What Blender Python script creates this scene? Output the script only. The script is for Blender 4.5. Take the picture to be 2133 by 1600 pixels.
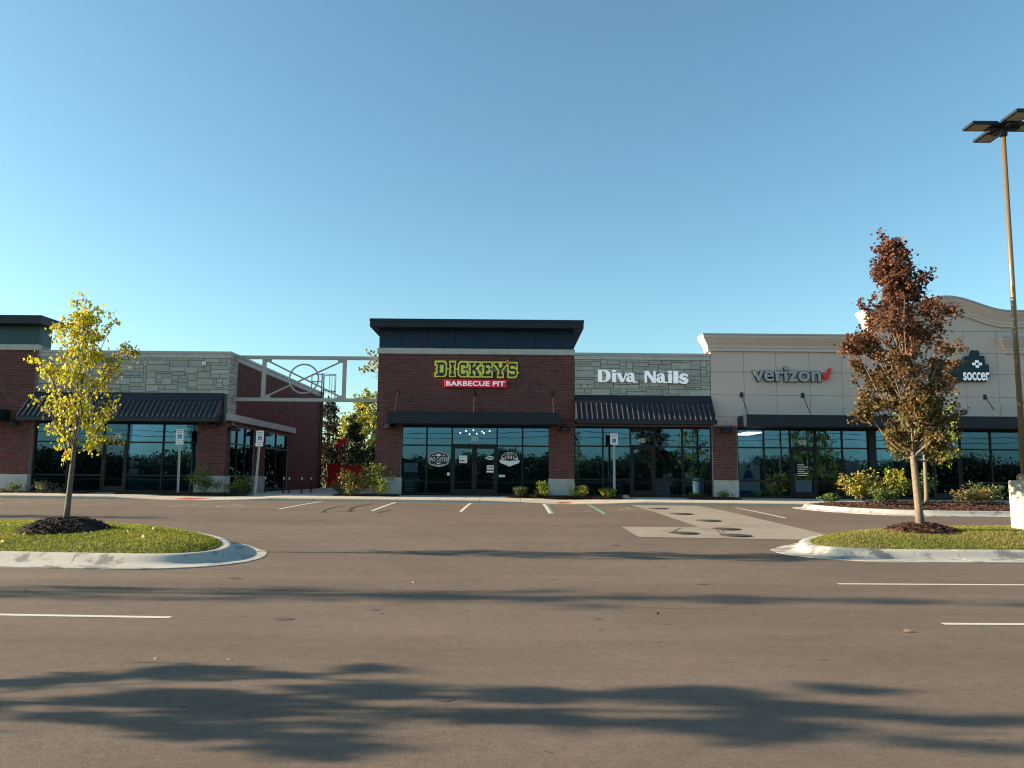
import bpy, math, random
import numpy as np
from mathutils import Matrix, Vector
R = math.radians
random.seed(7)
for o in list(bpy.data.objects):
    bpy.data.objects.remove(o)
sc = bpy.context.scene
COL = sc.collection

# ------------------------------------------------------------------ camera, sky, sun, exposure
cam_d = bpy.data.cameras.new('camera')
cam = bpy.data.objects.new('camera', cam_d)
COL.objects.link(cam)
cam_d.sensor_fit = 'HORIZONTAL'
cam_d.sensor_width = 36.0
cam_d.lens = 1600.0 / 2133.0 * 36.0
cam_d.clip_start = 0.1
cam_d.clip_end = 3000.0
pitch, roll = math.atan(193.0 / 1600.0), R(0.5)
fw = Vector((0, math.cos(pitch), math.sin(pitch)))
r0 = Vector((1, 0, 0))
u0 = r0.cross(fw)
rt = r0 * math.cos(roll) + u0 * math.sin(roll)
up = u0 * math.cos(roll) - r0 * math.sin(roll)
mw = Matrix((rt, up, -fw)).transposed().to_4x4()
mw.translation = Vector((0, 0, 1.5))
cam.matrix_world = mw
sc.camera = cam

SUN_EL, SUN_AZ = R(17.0), R(1.0)          # low sun from the left, just behind the plane of the shop fronts
world = bpy.data.worlds.new('World')
sc.world = world
world.use_nodes = True
wn = world.node_tree
wn.nodes.clear()
wo = wn.nodes.new('ShaderNodeOutputWorld')
bg = wn.nodes.new('ShaderNodeBackground')
sky = wn.nodes.new('ShaderNodeTexSky')
sky.sky_type = 'NISHITA'
sky.sun_disc = False
sky.sun_elevation = SUN_EL
sky.sun_rotation = -(math.pi / 2 - SUN_AZ)
sky.altitude = 200
sky.air_density = 1.0
sky.dust_density = 1.15
sky.ozone_density = 2.0
bg.inputs['Strength'].default_value = 0.075
tn = wn.nodes.new('ShaderNodeMix')          # camera white balance: a clear, slightly cyan sky
tn.data_type = 'RGBA'
tn.blend_type = 'MULTIPLY'
tn.inputs[0].default_value = 1.0
tn.inputs[7].default_value = (0.88, 1.12, 1.04, 1)
wn.links.new(sky.outputs[0], tn.inputs[6])
wn.links.new(tn.outputs[2], bg.inputs['Color'])
wn.links.new(bg.outputs[0], wo.inputs['Surface'])

sd = bpy.data.lights.new('sun', 'SUN')
sd.energy = 5.0
sd.angle = R(0.5)
sd.color = (1.0, 0.80, 0.56)
sun = bpy.data.objects.new('sun', sd)
COL.objects.link(sun)
to_sun = Vector((-math.cos(SUN_EL) * math.cos(SUN_AZ), math.cos(SUN_EL) * math.sin(SUN_AZ), math.sin(SUN_EL)))
sun.rotation_euler = to_sun.to_track_quat('Z', 'Y').to_euler()
sun.location = (-40, 10, 30)

sc.view_settings.view_transform = 'Standard'
sc.view_settings.look = 'None'
sc.view_settings.gamma = 1.0
sc.view_settings.use_curve_mapping = False
sc.view_settings.exposure = 1.58
sc.render.engine = 'CYCLES'
sc.cycles.filter_width = 1.15
sc.cycles.max_bounces = 8
sc.cycles.transparent_max_bounces = 12

# ------------------------------------------------------------------ materials
MATS = {}


def mat(name, col, rough=0.8, var=0.12, vscale=2.5, bump=0.0, bscale=40.0, metal=0.0, spec=0.3, tint=False, emit=None,
        stain=None):
    """Procedural principled material; tint=True multiplies by the per-piece colour attribute 'tint'."""
    m = bpy.data.materials.new(name)
    m.use_nodes = True
    nt = m.node_tree
    N, L = nt.nodes, nt.links
    b = N['Principled BSDF']
    b.inputs['Roughness'].default_value = rough
    b.inputs['Metallic'].default_value = metal
    b.inputs['Specular IOR Level'].default_value = spec
    tc = N.new('ShaderNodeTexCoord')
    nz = N.new('ShaderNodeTexNoise')
    nz.inputs['Scale'].default_value = vscale
    nz.inputs['Detail'].default_value = 6
    nz.inputs['Roughness'].default_value = 0.62
    L.new(tc.outputs['Object'], nz.inputs['Vector'])
    mx = N.new('ShaderNodeMix')
    mx.data_type = 'RGBA'
    c = Vector(col)
    mx.inputs[6].default_value = (*[max(0, x * (1 - 2 * var)) for x in c], 1)
    mx.inputs[7].default_value = (*[min(1, x * (1 + 2 * var)) for x in c], 1)
    L.new(nz.outputs['Fac'], mx.inputs[0])
    out = mx.outputs[2]
    if stain:
        sc_, lo, hi, scol = stain
        n2 = N.new('ShaderNodeTexNoise')
        n2.inputs['Scale'].default_value = sc_
        n2.inputs['Detail'].default_value = 5
        n2.inputs['Roughness'].default_value = 0.7
        L.new(tc.outputs['Object'], n2.inputs['Vector'])
        rp = N.new('ShaderNodeMapRange')
        rp.inputs['From Min'].default_value = lo
        rp.inputs['From Max'].default_value = hi
        L.new(n2.outputs['Fac'], rp.inputs['Value'])
        m2 = N.new('ShaderNodeMix')
        m2.data_type = 'RGBA'
        m2.inputs[7].default_value = (*scol, 1)
        L.new(rp.outputs[0], m2.inputs[0])
        L.new(out, m2.inputs[6])
        out = m2.outputs[2]
    if tint:
        at = N.new('ShaderNodeAttribute')
        at.attribute_name = 'tint'
        mm = N.new('ShaderNodeMix')
        mm.data_type = 'RGBA'
        mm.blend_type = 'MULTIPLY'
        mm.inputs[0].default_value = 1.0
        L.new(out, mm.inputs[6])
        L.new(at.outputs['Color'], mm.inputs[7])
        out = mm.outputs[2]
    L.new(out, b.inputs['Base Color'])
    if bump > 0:
        nb = N.new('ShaderNodeTexNoise')
        nb.inputs['Scale'].default_value = bscale
        nb.inputs['Detail'].default_value = 8
        nb.inputs['Roughness'].default_value = 0.65
        L.new(tc.outputs['Object'], nb.inputs['Vector'])
        bp = N.new('ShaderNodeBump')
        bp.inputs['Strength'].default_value = bump
        bp.inputs['Distance'].default_value = 0.02
        L.new(nb.outputs['Fac'], bp.inputs['Height'])
        L.new(bp.outputs[0], b.inputs['Normal'])
    if emit:
        b.inputs['Emission Color'].default_value = (*emit[0], 1)
        b.inputs['Emission Strength'].default_value = emit[1]
    MATS[name] = m
    return m


def leaf_mat(name, rough=0.55, trans=0.35):
    m = bpy.data.materials.new(name)
    m.use_nodes = True
    nt = m.node_tree
    N, L = nt.nodes, nt.links
    b = N['Principled BSDF']
    out = N['Material Output']
    at = N.new('ShaderNodeAttribute')
    at.attribute_name = 'tint'
    nz = N.new('ShaderNodeTexNoise')
    nz.inputs['Scale'].default_value = 9
    hs = N.new('ShaderNodeHueSaturation')
    mr = N.new('ShaderNodeMapRange')
    mr.inputs['To Min'].default_value = 0.75
    mr.inputs['To Max'].default_value = 1.25
    tc = N.new('ShaderNodeTexCoord')
    L.new(tc.outputs['Object'], nz.inputs['Vector'])
    L.new(nz.outputs['Fac'], mr.inputs['Value'])
    L.new(mr.outputs[0], hs.inputs['Value'])
    L.new(at.outputs['Color'], hs.inputs['Color'])
    L.new(hs.outputs[0], b.inputs['Base Color'])
    b.inputs['Roughness'].default_value = rough
    b.inputs['Specular IOR Level'].default_value = 0.25
    tr = N.new('ShaderNodeBsdfTranslucent')
    L.new(hs.outputs[0], tr.inputs['Color'])
    ms = N.new('ShaderNodeMixShader')
    ms.inputs[0].default_value = trans
    L.new(b.outputs[0], ms.inputs[1])
    L.new(tr.outputs[0], ms.inputs[2])
    L.new(ms.outputs[0], out.inputs['Surface'])
    MATS[name] = m
    return m


def glass_mat(name):
    m = bpy.data.materials.new(name)
    m.use_nodes = True
    nt = m.node_tree
    N, L = nt.nodes, nt.links
    N.remove(N['Principled BSDF'])
    out = N['Material Output']
    tr = N.new('ShaderNodeBsdfTransparent')
    tr.inputs['Color'].default_value = (0.84, 0.90, 0.92, 1)
    gl = N.new('ShaderNodeBsdfGlossy')
    gl.inputs['Roughness'].default_value = 0.0
    gl.inputs['Color'].default_value = (0.26, 0.57, 0.95, 1)
    tc = N.new('ShaderNodeTexCoord')
    nz = N.new('ShaderNodeTexNoise')
    nz.inputs['Scale'].default_value = 1.3
    nz.inputs['Detail'].default_value = 1
    L.new(tc.outputs['Object'], nz.inputs['Vector'])
    bp = N.new('ShaderNodeBump')
    bp.inputs['Strength'].default_value = 0.035
    bp.inputs['Distance'].default_value = 0.02
    L.new(nz.outputs['Fac'], bp.inputs['Height'])
    L.new(bp.outputs[0], gl.inputs['Normal'])
    fr = N.new('ShaderNodeFresnel')
    fr.inputs['IOR'].default_value = 2.25
    ms = N.new('ShaderNodeMixShader')
    L.new(fr.outputs[0], ms.inputs[0])
    L.new(tr.outputs[0], ms.inputs[1])
    L.new(gl.outputs[0], ms.inputs[2])
    L.new(ms.outputs[0], out.inputs['Surface'])
    MATS[name] = m
    return m


def asphalt_mat(name):
    m = bpy.data.materials.new(name)
    m.use_nodes = True
    nt = m.node_tree
    N, L = nt.nodes, nt.links
    b = N['Principled BSDF']
    b.inputs['Roughness'].default_value = 0.88
    b.inputs['Specular IOR Level'].default_value = 0.18
    tc = N.new('ShaderNodeTexCoord')

    def noise(scale, detail, rough, sx=1.0, sy=1.0):
        mp = N.new('ShaderNodeMapping')
        mp.inputs['Scale'].default_value = (sx, sy, 1)
        L.new(tc.outputs['Object'], mp.inputs['Vector'])
        n = N.new('ShaderNodeTexNoise')
        n.inputs['Scale'].default_value = scale
        n.inputs['Detail'].default_value = detail
        n.inputs['Roughness'].default_value = rough
        L.new(mp.outputs[0], n.inputs['Vector'])
        return n.outputs['Fac']

    def ramp(v, a, c, lo, hi):
        r_ = N.new('ShaderNodeMapRange')
        r_.inputs['From Min'].default_value = a
        r_.inputs['From Max'].default_value = c
        r_.inputs['To Min'].default_value = lo
        r_.inputs['To Max'].default_value = hi
        L.new(v, r_.inputs['Value'])
        return r_.outputs[0]

    def mul(a, c):
        x = N.new('ShaderNodeMath')
        x.operation = 'MULTIPLY'
        L.new(a, x.inputs[0])
        L.new(c, x.inputs[1])
        return x.outputs[0]
    big = ramp(noise(0.22, 5, 0.6, 0.6, 1.0), 0.3, 0.7, 0.80, 1.16)
    mid = ramp(noise(1.7, 5, 0.6, 0.5, 1.0), 0.3, 0.75, 0.93, 1.06)
    fine = ramp(noise(95, 3, 0.7), 0.25, 0.75, 0.72, 1.28)
    speck = ramp(noise(210, 1, 0.5), 0.66, 0.74, 1.0, 1.9)
    pit = ramp(noise(60, 2, 0.6), 0.30, 0.22, 1.0, 0.45)
    blot = ramp(noise(0.9, 3, 0.55), 0.67, 0.76, 1.0, 0.80)
    grain = ramp(noise(30, 4, 0.8), 0.25, 0.75, 0.74, 1.28)
    patch = ramp(noise(6.0, 5, 0.75), 0.28, 0.72, 0.86, 1.14)
    drip = ramp(noise(5.0, 1.5, 0.5, 0.8, 1.6), 0.735, 0.77, 1.0, 0.62)
    lane = ramp(noise(0.9, 4, 0.6, 0.07, 0.9), 0.32, 0.68, 0.90, 1.10)
    big = mul(big, lane)
    light = ramp(noise(0.55, 4, 0.65, 0.35, 1.2), 0.60, 0.80, 1.0, 1.14)
    v = mul(mul(mul(mul(big, mid), mul(fine, speck)), mul(pit, blot)), mul(mul(grain, patch), mul(drip, light)))
    col = N.new('ShaderNodeMix')
    col.data_type = 'RGBA'
    col.blend_type = 'MULTIPLY'
    col.inputs[0].default_value = 1.0
    col.inputs[6].default_value = (0.138, 0.107, 0.085, 1)
    cb = N.new('ShaderNodeCombineColor')
    for i in range(3):
        L.new(v, cb.inputs[i])
    L.new(cb.outputs[0], col.inputs[7])
    L.new(col.outputs[2], b.inputs['Base Color'])
    bp = N.new('ShaderNodeBump')
    bp.inputs['Strength'].default_value = 0.5
    bp.inputs['Distance'].default_value = 0.010
    L.new(noise(60, 8, 0.8), bp.inputs['Height'])
    L.new(bp.outputs[0], b.inputs['Normal'])
    MATS[name] = m
    return m


asphalt_mat('asphalt')
mat('turf', (0.11, 0.125, 0.03), 0.95, 0.3, 1.2, 0.6, 30)
mat('far_turf', (0.07, 0.085, 0.03), 0.95, 0.3, 0.1, 0.3, 3)
mat('concrete', (0.46, 0.41, 0.34), 0.85, 0.10, 1.3, 0.25, 45, stain=(3.0, 0.58, 0.72, (0.30, 0.28, 0.25)))
mat('kerb_concrete', (0.40, 0.385, 0.35), 0.85, 0.12, 1.5, 0.3, 45, stain=(1.9, 0.52, 0.60, (0.19, 0.185, 0.18)))
mat('apron_concrete', (0.27, 0.236, 0.195), 0.85, 0.10, 1.1, 0.25, 60, stain=(0.9, 0.5, 0.72, (0.20, 0.172, 0.142)))
mat('white_paint', (0.55, 0.53, 0.49), 0.7, 0.10, 5, stain=(14, 0.56, 0.72, (0.25, 0.23, 0.20)))
mat('faded_paint', (0.27, 0.25, 0.22), 0.75, 0.12, 5, stain=(9, 0.5, 0.66, (0.16, 0.14, 0.12)))
mat('blue_paint', (0.15, 0.35, 0.36), 0.75, 0.12, 5, stain=(9, 0.5, 0.66, (0.17, 0.16, 0.14)))
mat('red_tactile', (0.36, 0.10, 0.06), 0.8, 0.12, 5, 0.4, 20)
mat('joint_tar', (0.03, 0.028, 0.026), 0.8)
mat('oil_stain', (0.075, 0.060, 0.050), 0.7, 0.2, 8)
mat('cast_iron', (0.05, 0.042, 0.034), 0.75, 0.2, 5, 0.5, 25)
mat('brick', (0.118, 0.038, 0.038), 0.85, 0.18, 6, 0.3, 60, tint=True)
mat('mortar', (0.32, 0.22, 0.19), 0.95, 0.1, 8)
mat('limestone', (0.45, 0.44, 0.41), 0.85, 0.08, 1.5, 0.2, 30, stain=(2.2, 0.52, 0.72, (0.33, 0.32, 0.30)))
mat('ashlar', (0.375, 0.37, 0.335), 0.9, 0.10, 2.5, 0.55, 12, tint=True)
mat('stone_joint', (0.17, 0.165, 0.15), 0.95)
mat('coping_metal', (0.40, 0.385, 0.36), 0.5, 0.04, 1.0)
mat('dark_metal', (0.012, 0.018, 0.029), 0.5, 0.10, 0.6, spec=0.3)
mat('awning_metal', (0.013, 0.015, 0.023), 0.45, 0.10, 0.8, spec=0.4)
mat('seam_metal', (0.095, 0.092, 0.105), 0.35, 0.10, 0.8, spec=0.5)
mat('slate_panel', (0.006, 0.022, 0.055), 0.45, 0.12, 0.5, spec=0.3)
mat('hazed_slate_panel', (0.020, 0.062, 0.078), 0.42, 0.12, 0.5, spec=0.35)  # slate panel with sky reflection and haze mixed into its colour
mat('frame_metal', (0.007, 0.008, 0.010), 0.45, 0.1, 1.0, spec=0.3)
mat('stucco', (0.58, 0.475, 0.425), 0.95, 0.05, 0.9, 0.25, 90, stain=(0.7, 0.52, 0.80, (0.50, 0.42, 0.375)))
mat('stucco_joint', (0.30, 0.26, 0.235), 0.95)
mat('roof_membrane', (0.35, 0.35, 0.34), 0.9)
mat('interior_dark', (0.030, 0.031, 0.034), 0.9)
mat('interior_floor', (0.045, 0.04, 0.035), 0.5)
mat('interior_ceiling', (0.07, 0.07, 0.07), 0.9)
mat('truss_paint', (0.36, 0.35, 0.33), 0.5, 0.05, 1.0)
mat('ladder_paint', (0.05, 0.022, 0.022), 0.6)
mat('lamp_black', (0.012, 0.013, 0.015), 0.45, spec=0.5)
mat('pole_bronze', (0.17, 0.125, 0.075), 0.38, 0.1, 1.0, metal=0.25, spec=0.5)
mat('lens_grey', (0.30, 0.29, 0.19), 0.4)
mat('galvanized', (0.42, 0.44, 0.45), 0.45, 0.08, 4, metal=0.6)
mat('sign_white', (0.70, 0.72, 0.72), 0.5, 0.03)
mat('sign_green', (0.05, 0.16, 0.10), 0.5)
mat('sign_blue', (0.02, 0.10, 0.34), 0.5)
mat('letter_white', (0.75, 0.77, 0.80), 0.4, 0.03, emit=((0.85, 0.92, 1.0), 0.10))
mat('decal_white', (0.75, 0.77, 0.78), 0.5, 0.03)
mat('letter_yellow', (0.60, 0.58, 0.07), 0.4, 0.04, emit=((0.80, 0.85, 0.12), 0.035))
mat('letter_yellow_deep', (0.46, 0.42, 0.02), 0.4, 0.04)
mat('letter_dark', (0.030, 0.036, 0.042), 0.5, 0.08)
mat('letter_red', (0.55, 0.02, 0.035), 0.4, 0.04, emit=((0.8, 0.02, 0.05), 0.03))
mat('letter_grey', (0.34, 0.37, 0.38), 0.4, 0.06)
mat('letter_return', (0.02, 0.022, 0.03), 0.5)
mat('raceway_grey', (0.20, 0.19, 0.18), 0.6)
mat('sign_navy', (0.006, 0.030, 0.045), 0.4, 0.1)
mat('paper', (0.70, 0.72, 0.71), 0.8, 0.06, 3)
mat('poster_pale', (0.62, 0.70, 0.70), 0.7, 0.08, 3)
mat('poster_blue', (0.04, 0.12, 0.30), 0.7, 0.15, 2)
mat('poster_red', (0.40, 0.10, 0.10), 0.7)
mat('poster_dark', (0.05, 0.09, 0.13), 0.7)
mat('shirt_blue', (0.08, 0.42, 0.62), 0.85, 0.1, 6)
mat('orange_cloth', (0.55, 0.20, 0.02), 0.8)
mat('pale_plastic', (0.50, 0.52, 0.48), 0.5)
mat('red_metal', (0.42, 0.008, 0.010), 0.5, 0.12, 2)
mat('red_bright', (0.62, 0.02, 0.05), 0.5)
mat('bark_grey', (0.13, 0.11, 0.085), 0.9, 0.25, 14, 0.9, 30)
mat('bark_warm', (0.19, 0.15, 0.11), 0.9, 0.25, 14, 0.9, 30)
mat('twig', (0.10, 0.085, 0.07), 0.9)
mat('mulch', (0.040, 0.020, 0.014), 0.95, 0.35, 12, 1.0, 28, tint=True)
mat('mulch_dark', (0.022, 0.016, 0.013), 0.95, 0.35, 12, 1.0, 28, tint=True)
mat('timber_pole', (0.12, 0.09, 0.06), 0.9)
mat('wire_black', (0.02, 0.02, 0.02), 0.6)
mat('bulb_glow', (0.9, 0.85, 0.7), 0.5, emit=((1.0, 0.92, 0.8), 1.6))
mat('ceiling_glow', (0.9, 0.9, 0.85), 0.5, emit=((1.0, 0.97, 0.9), 1.1))
mat('rock', (0.30, 0.27, 0.23), 0.9, 0.2, 8, 0.6, 20)
leaf_mat('leaf')
leaf_mat('leaf_far', trans=0.2)
leaf_mat('grass', rough=0.6, trans=0.4)
glass_mat('glass')

# ------------------------------------------------------------------ mesh helpers


def link(o, parent=None):
    COL.objects.link(o)
    if parent is not None:
        o.parent = parent
    return o


def tag(o, label, cat, group=None):
    o['label'] = label
    o['category'] = cat
    if group:
        o['group'] = group
    return o


def thing(name, loc, label, cat, group=None):
    o = bpy.data.objects.new(name, None)
    o.empty_display_size = 0.2
    o.location = loc
    COL.objects.link(o)
    return tag(o, label, cat, group)


def wpos(o):
    p = Vector((0, 0, 0))
    while o is not None:
        p += o.location
        o = o.parent
    return p


class MB:
    """Collects shapes in world coordinates; build() links them as one mesh object."""

    def __init__(self, fn=None):
        self.v, self.f, self.t, self.fn, self.cur = [], [], [], fn, None

    def add(self, vs, fs):
        n = len(self.v)
        if self.fn:
            vs = [self.fn(*p) for p in vs]
        self.v += [tuple(p) for p in vs]
        self.f += [tuple(n + i for i in q) for q in fs]
        self.t += [self.cur] * len(vs)
        return self

    def box(self, x0, x1, y0, y1, z0, z1):
        return self.add([(x0, y0, z0), (x1, y0, z0), (x1, y1, z0), (x0, y1, z0), (x0, y0, z1), (x1, y0, z1), (x1, y1, z1),
                         (x0, y1, z1)],
                        [(0, 3, 2, 1), (4, 5, 6, 7), (0, 1, 5, 4), (1, 2, 6, 5), (2, 3, 7, 6), (3, 0, 4, 7)])

    def chip(self, x0, x1, z0, z1, yf, yb, c):
        """a stone or brick: front face chamfered by c, no back"""
        return self.add([(x0, yb, z0), (x1, yb, z0), (x1, yb, z1), (x0, yb, z1), (x0 + c, yf, z0 + c), (x1 - c, yf, z0 + c),
                         (x1 - c, yf, z1 - c), (x0 + c, yf, z1 - c)],
                        [(4, 5, 6, 7), (0, 1, 5, 4), (1, 2, 6, 5), (2, 3, 7, 6), (3, 0, 4, 7)])

    def prism(self, pts, y0, y1):
        """polygon in (x, z), extruded along y"""
        n = len(pts)
        vs = [(x, y0, z) for x, z in pts] + [(x, y1, z) for x, z in pts]
        fs = [tuple(range(n)), tuple(range(2 * n - 1, n - 1, -1))]
        fs += [(i, i + n, (i + 1) % n + n, (i + 1) % n) for i in range(n)]
        return self.add(vs, fs)

    def slab(self, pts, z0, z1):
        """polygon in (x, y), extruded along z"""
        n = len(pts)
        vs = [(x, y, z0) for x, y in pts] + [(x, y, z1) for x, y in pts]
        fs = [tuple(range(n - 1, -1, -1)), tuple(range(n, 2 * n))]
        fs += [(i, (i + 1) % n, (i + 1) % n + n, i + n) for i in range(n)]
        return self.add(vs, fs)

    def tube(self, path, radii, n=6, cap=True):
        path = [Vector(p) for p in path]
        if not hasattr(radii, '__len__'):
            radii = [radii] * len(path)
        vs, fs = [], []
        ref = None
        for i, p in enumerate(path):
            d = (path[min(i + 1, len(path) - 1)] - path[max(i - 1, 0)])
            d = d.normalized() if d.length > 1e-9 else Vector((0, 0, 1))
            if ref is None:
                ref = Vector((1, 0, 0)) if abs(d.x) < 0.8 else Vector((0, 1, 0))
            a = (ref - d * ref.dot(d)).normalized()
            ref = a
            b = d.cross(a)
            for k in range(n):
                w = 2 * math.pi * k / n
                vs.append(p + (a * math.cos(w) + b * math.sin(w)) * radii[i])
        for i in range(len(path) - 1):
            for k in range(n):
                k2 = (k + 1) % n
                fs.append((i * n + k, i * n + k2, (i + 1) * n + k2, (i + 1) * n + k))
        if cap:
            fs.append(tuple(range(n - 1, -1, -1)))
            m = (len(path) - 1) * n
            fs.append(tuple(m + k for k in range(n)))
        return self.add(vs, fs)

    def lathe(self, cx, cy, prof, n=20):
        vs, fs = [], []
        for r_, z in prof:
            for k in range(n):
                w = 2 * math.pi * k / n
                vs.append((cx + r_ * math.cos(w), cy + r_ * math.sin(w), z))
        for i in range(len(prof) - 1):
            for k in range(n):
                k2 = (k + 1) % n
                fs.append((i * n + k, i * n + k2, (i + 1) * n + k2, (i + 1) * n + k))
        fs.append(tuple(range(n - 1, -1, -1)))
        m = (len(prof) - 1) * n
        fs.append(tuple(m + k for k in range(n)))
        return self.add(vs, fs)

    def loft(self, rings, cap=True):
        n = len(rings[0])
        vs = [p for r_ in rings for p in r_]
        fs = []
        for i in range(len(rings) - 1):
            for k in range(n):
                k2 = (k + 1) % n
                fs.append((i * n + k, i * n + k2, (i + 1) * n + k2, (i + 1) * n + k))
        if cap:
            fs.append(tuple(range(n - 1, -1, -1)))
            m = (len(rings) - 1) * n
            fs.append(tuple(m + k for k in range(n)))
        return self.add(vs, fs)

    def build(self, name, material, parent=None, smooth=False, bevel=0.0, kind=None):
        me = bpy.data.meshes.new(name)
        off = wpos(parent) if parent is not None else Vector((0, 0, 0))
        me.from_pydata([(p[0] - off.x, p[1] - off.y, p[2] - off.z) for p in self.v], [], self.f)
        if any(t is not None for t in self.t):
            a = me.color_attributes.new('tint', 'FLOAT_COLOR', 'POINT')
            a.data.foreach_set('color', [c for t in self.t for c in ((*(t or (1, 1, 1)), 1.0))])
        me.materials.append(MATS[material])
        if smooth:
            me.polygons.foreach_set('use_smooth', [True] * len(me.polygons))
        me.update()
        o = link(bpy.data.objects.new(name, me), parent)
        if bevel:
            md = o.modifiers.new('bevel', 'BEVEL')
            md.width = bevel
            md.segments = 2
            md.limit_method = 'ANGLE'
        if kind:
            o['kind'] = kind
        return o


def structure(o):
    o['kind'] = 'structure'
    return o


def leaf_mesh(name, P, D, S, C, material, parent=None, wide=0.42, droop=0.0, kind=None):
    """P positions, D leaf axes, S sizes, C colours (all numpy); each leaf two triangles folded on its rib."""
    n = len(P)
    D = D / np.maximum(np.linalg.norm(D, axis=1, keepdims=True), 1e-6)
    rnd = np.random.default_rng(n).normal(size=(n, 3))
    Wv = np.cross(D, rnd)
    Wv /= np.maximum(np.linalg.norm(Wv, axis=1, keepdims=True), 1e-6)
    Nn = np.cross(D, Wv)
    S = S[:, None]
    A = P
    Bm = P + D * S * 0.45 + Wv * S * wide + Nn * S * 0.14
    T = P + D * S - np.array([0, 0, 1.0]) * S * droop
    Cm = P + D * S * 0.45 - Wv * S * wide + Nn * S * 0.14
    V = np.stack([A, Bm, T, Cm], 1).reshape(-1, 3)
    if parent is not None:
        V = V - np.array(wpos(parent))
    idx = np.arange(n)[:, None] * 4
    F = np.concatenate([idx + np.array([[0, 1, 2]]), idx + np.array([[0, 2, 3]])], 1).reshape(-1)
    me = bpy.data.meshes.new(name)
    me.vertices.add(n * 4)
    me.vertices.foreach_set('co', V.astype(np.float32).ravel())
    me.loops.add(n * 6)
    me.loops.foreach_set('vertex_index', F.astype(np.int32))
    me.polygons.add(n * 2)
    me.polygons.foreach_set('loop_start', (np.arange(n * 2) * 3).astype(np.int32))
    me.update(calc_edges=True)
    a = me.color_attributes.new('tint', 'FLOAT_COLOR', 'POINT')
    cc = np.concatenate([np.repeat(C, 4, axis=0), np.ones((n * 4, 1))], 1)
    a.data.foreach_set('color', cc.astype(np.float32).ravel())
    me.materials.append(MATS[material])
    o = link(bpy.data.objects.new(name, me), parent)
    if kind:
        o['kind'] = kind
    return o


# ------------------------------------------------------------------ ground heights (the lot rises gently to the shops)
GK = ([-1000, 11, 16, 25, 28.5, 31, 80], [0, 0, 0.07, 0.45, 0.53, 0.55, 0.6])


def gz(x, y):
    b = (np.interp(y - 1.2, *GK) + np.interp(y, *GK) + np.interp(y + 1.2, *GK)) / 3
    return float(b) - 0.0020 * max(-40, min(40, x)) * max(0.0, min(1.0, (y - 16) / 12.0))


FZ = 0.735      # shop floor level

# terrain far around (behind the shops and behind the camera)
tb = MB()
tb.add([(-900, -900, -0.35), (900, -900, -0.35), (900, 900, -0.35), (-900, 900, -0.35)], [(0, 1, 2, 3)])
structure(tb.build('terrain', 'far_turf'))
rb = MB()
ys = [49.2, 60, 80, 140]
rb.add([(-120, 28.9, 0.40), (120, 28.9, 0.40), (120, 140, 0.40), (-120, 140, 0.40)], [(0, 1, 2, 3)])
structure(rb.build('rear_lawn', 'far_turf'))

# asphalt
ab = MB()
xs = [-130, -60, -40, -20, -10, 0, 10, 20, 40, 60, 130]
ys = [-46, -30, -10, 0] + [0.5 * i for i in range(16, 58)] + [29.0]
vs = [(x, y, gz(x, y)) for y in ys for x in xs]
nx = len(xs)
fs = [(j * nx + i, j * nx + i + 1, (j + 1) * nx + i + 1, (j + 1) * nx + i) for j in range(len(ys) - 1) for i in range(nx - 1)]
ab.add(vs, fs)
lot = structure(ab.build('parking_lot', 'asphalt', smooth=True))


def strip(name, material, x0, y0, x1, y1, w, parent=lot, lift=0.004, step=0.8):
    """painted line draped on the lot"""
    a, b = Vector((x0, y0)), Vector((x1, y1))
    L = (b - a).length
    d = (b - a) / L
    nrm = Vector((-d.y, d.x)) * w / 2
    n = max(1, int(L / step))
    vs = []
    for i in range(n + 1):
        p = a + d * L * i / n
        for s in (-1, 1):
            q = p + nrm * s
            vs.append((q.x, q.y, gz(q.x, q.y) + lift))
    fs = [(2 * i, 2 * i + 2, 2 * i + 3, 2 * i + 1) for i in range(n)]
    return MB().add(vs, fs).build(name, material, parent)


for x0, y0, x1, y1 in [(-9.6, 8.55, -3.56, 8.30), (4.71, 11.30, 10.4, 11.42), (4.55, 8.32, 10.4, 8.42)]:
    strip('painted_line', 'white_paint', x0, y0, x1, y1, 0.10)
for xn, yn, xf, yf in [(-7.25, 24.3, -6.9, 28.3), (-4.28, 24.0, -4.2, 28.3), (-1.55, 24.0, -1.47, 28.3), (1.2, 23.7, 1.19, 28.3),
                       (8.1, 22.9, 7.85, 27.2)]:
    strip('painted_line', 'white_paint', xn, yn, xf, yf, 0.10)
for xn, yn, xf, yf in [(-10.9, 24.6, -10.0, 28.3), (-13.9, 24.8, -12.6, 28.3), (-15.6, 24.9, -14.6, 28.3), (-18.6, 25.0, -17.6, 28.3)]:
    strip('painted_line', 'faded_paint', xn, yn, xf, yf, 0.10)
strip('painted_line', 'blue_paint', 2.86, 23.7, 2.80, 28.2, 0.10)
strip('painted_line', 'blue_paint', 1.29, 23.7, 1.28, 28.2, 0.05)
for k in range(4):
    strip('painted_line', 'faded_paint', 1.5, 24.2 + k, 2.6, 24.6 + k, 0.08)
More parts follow.
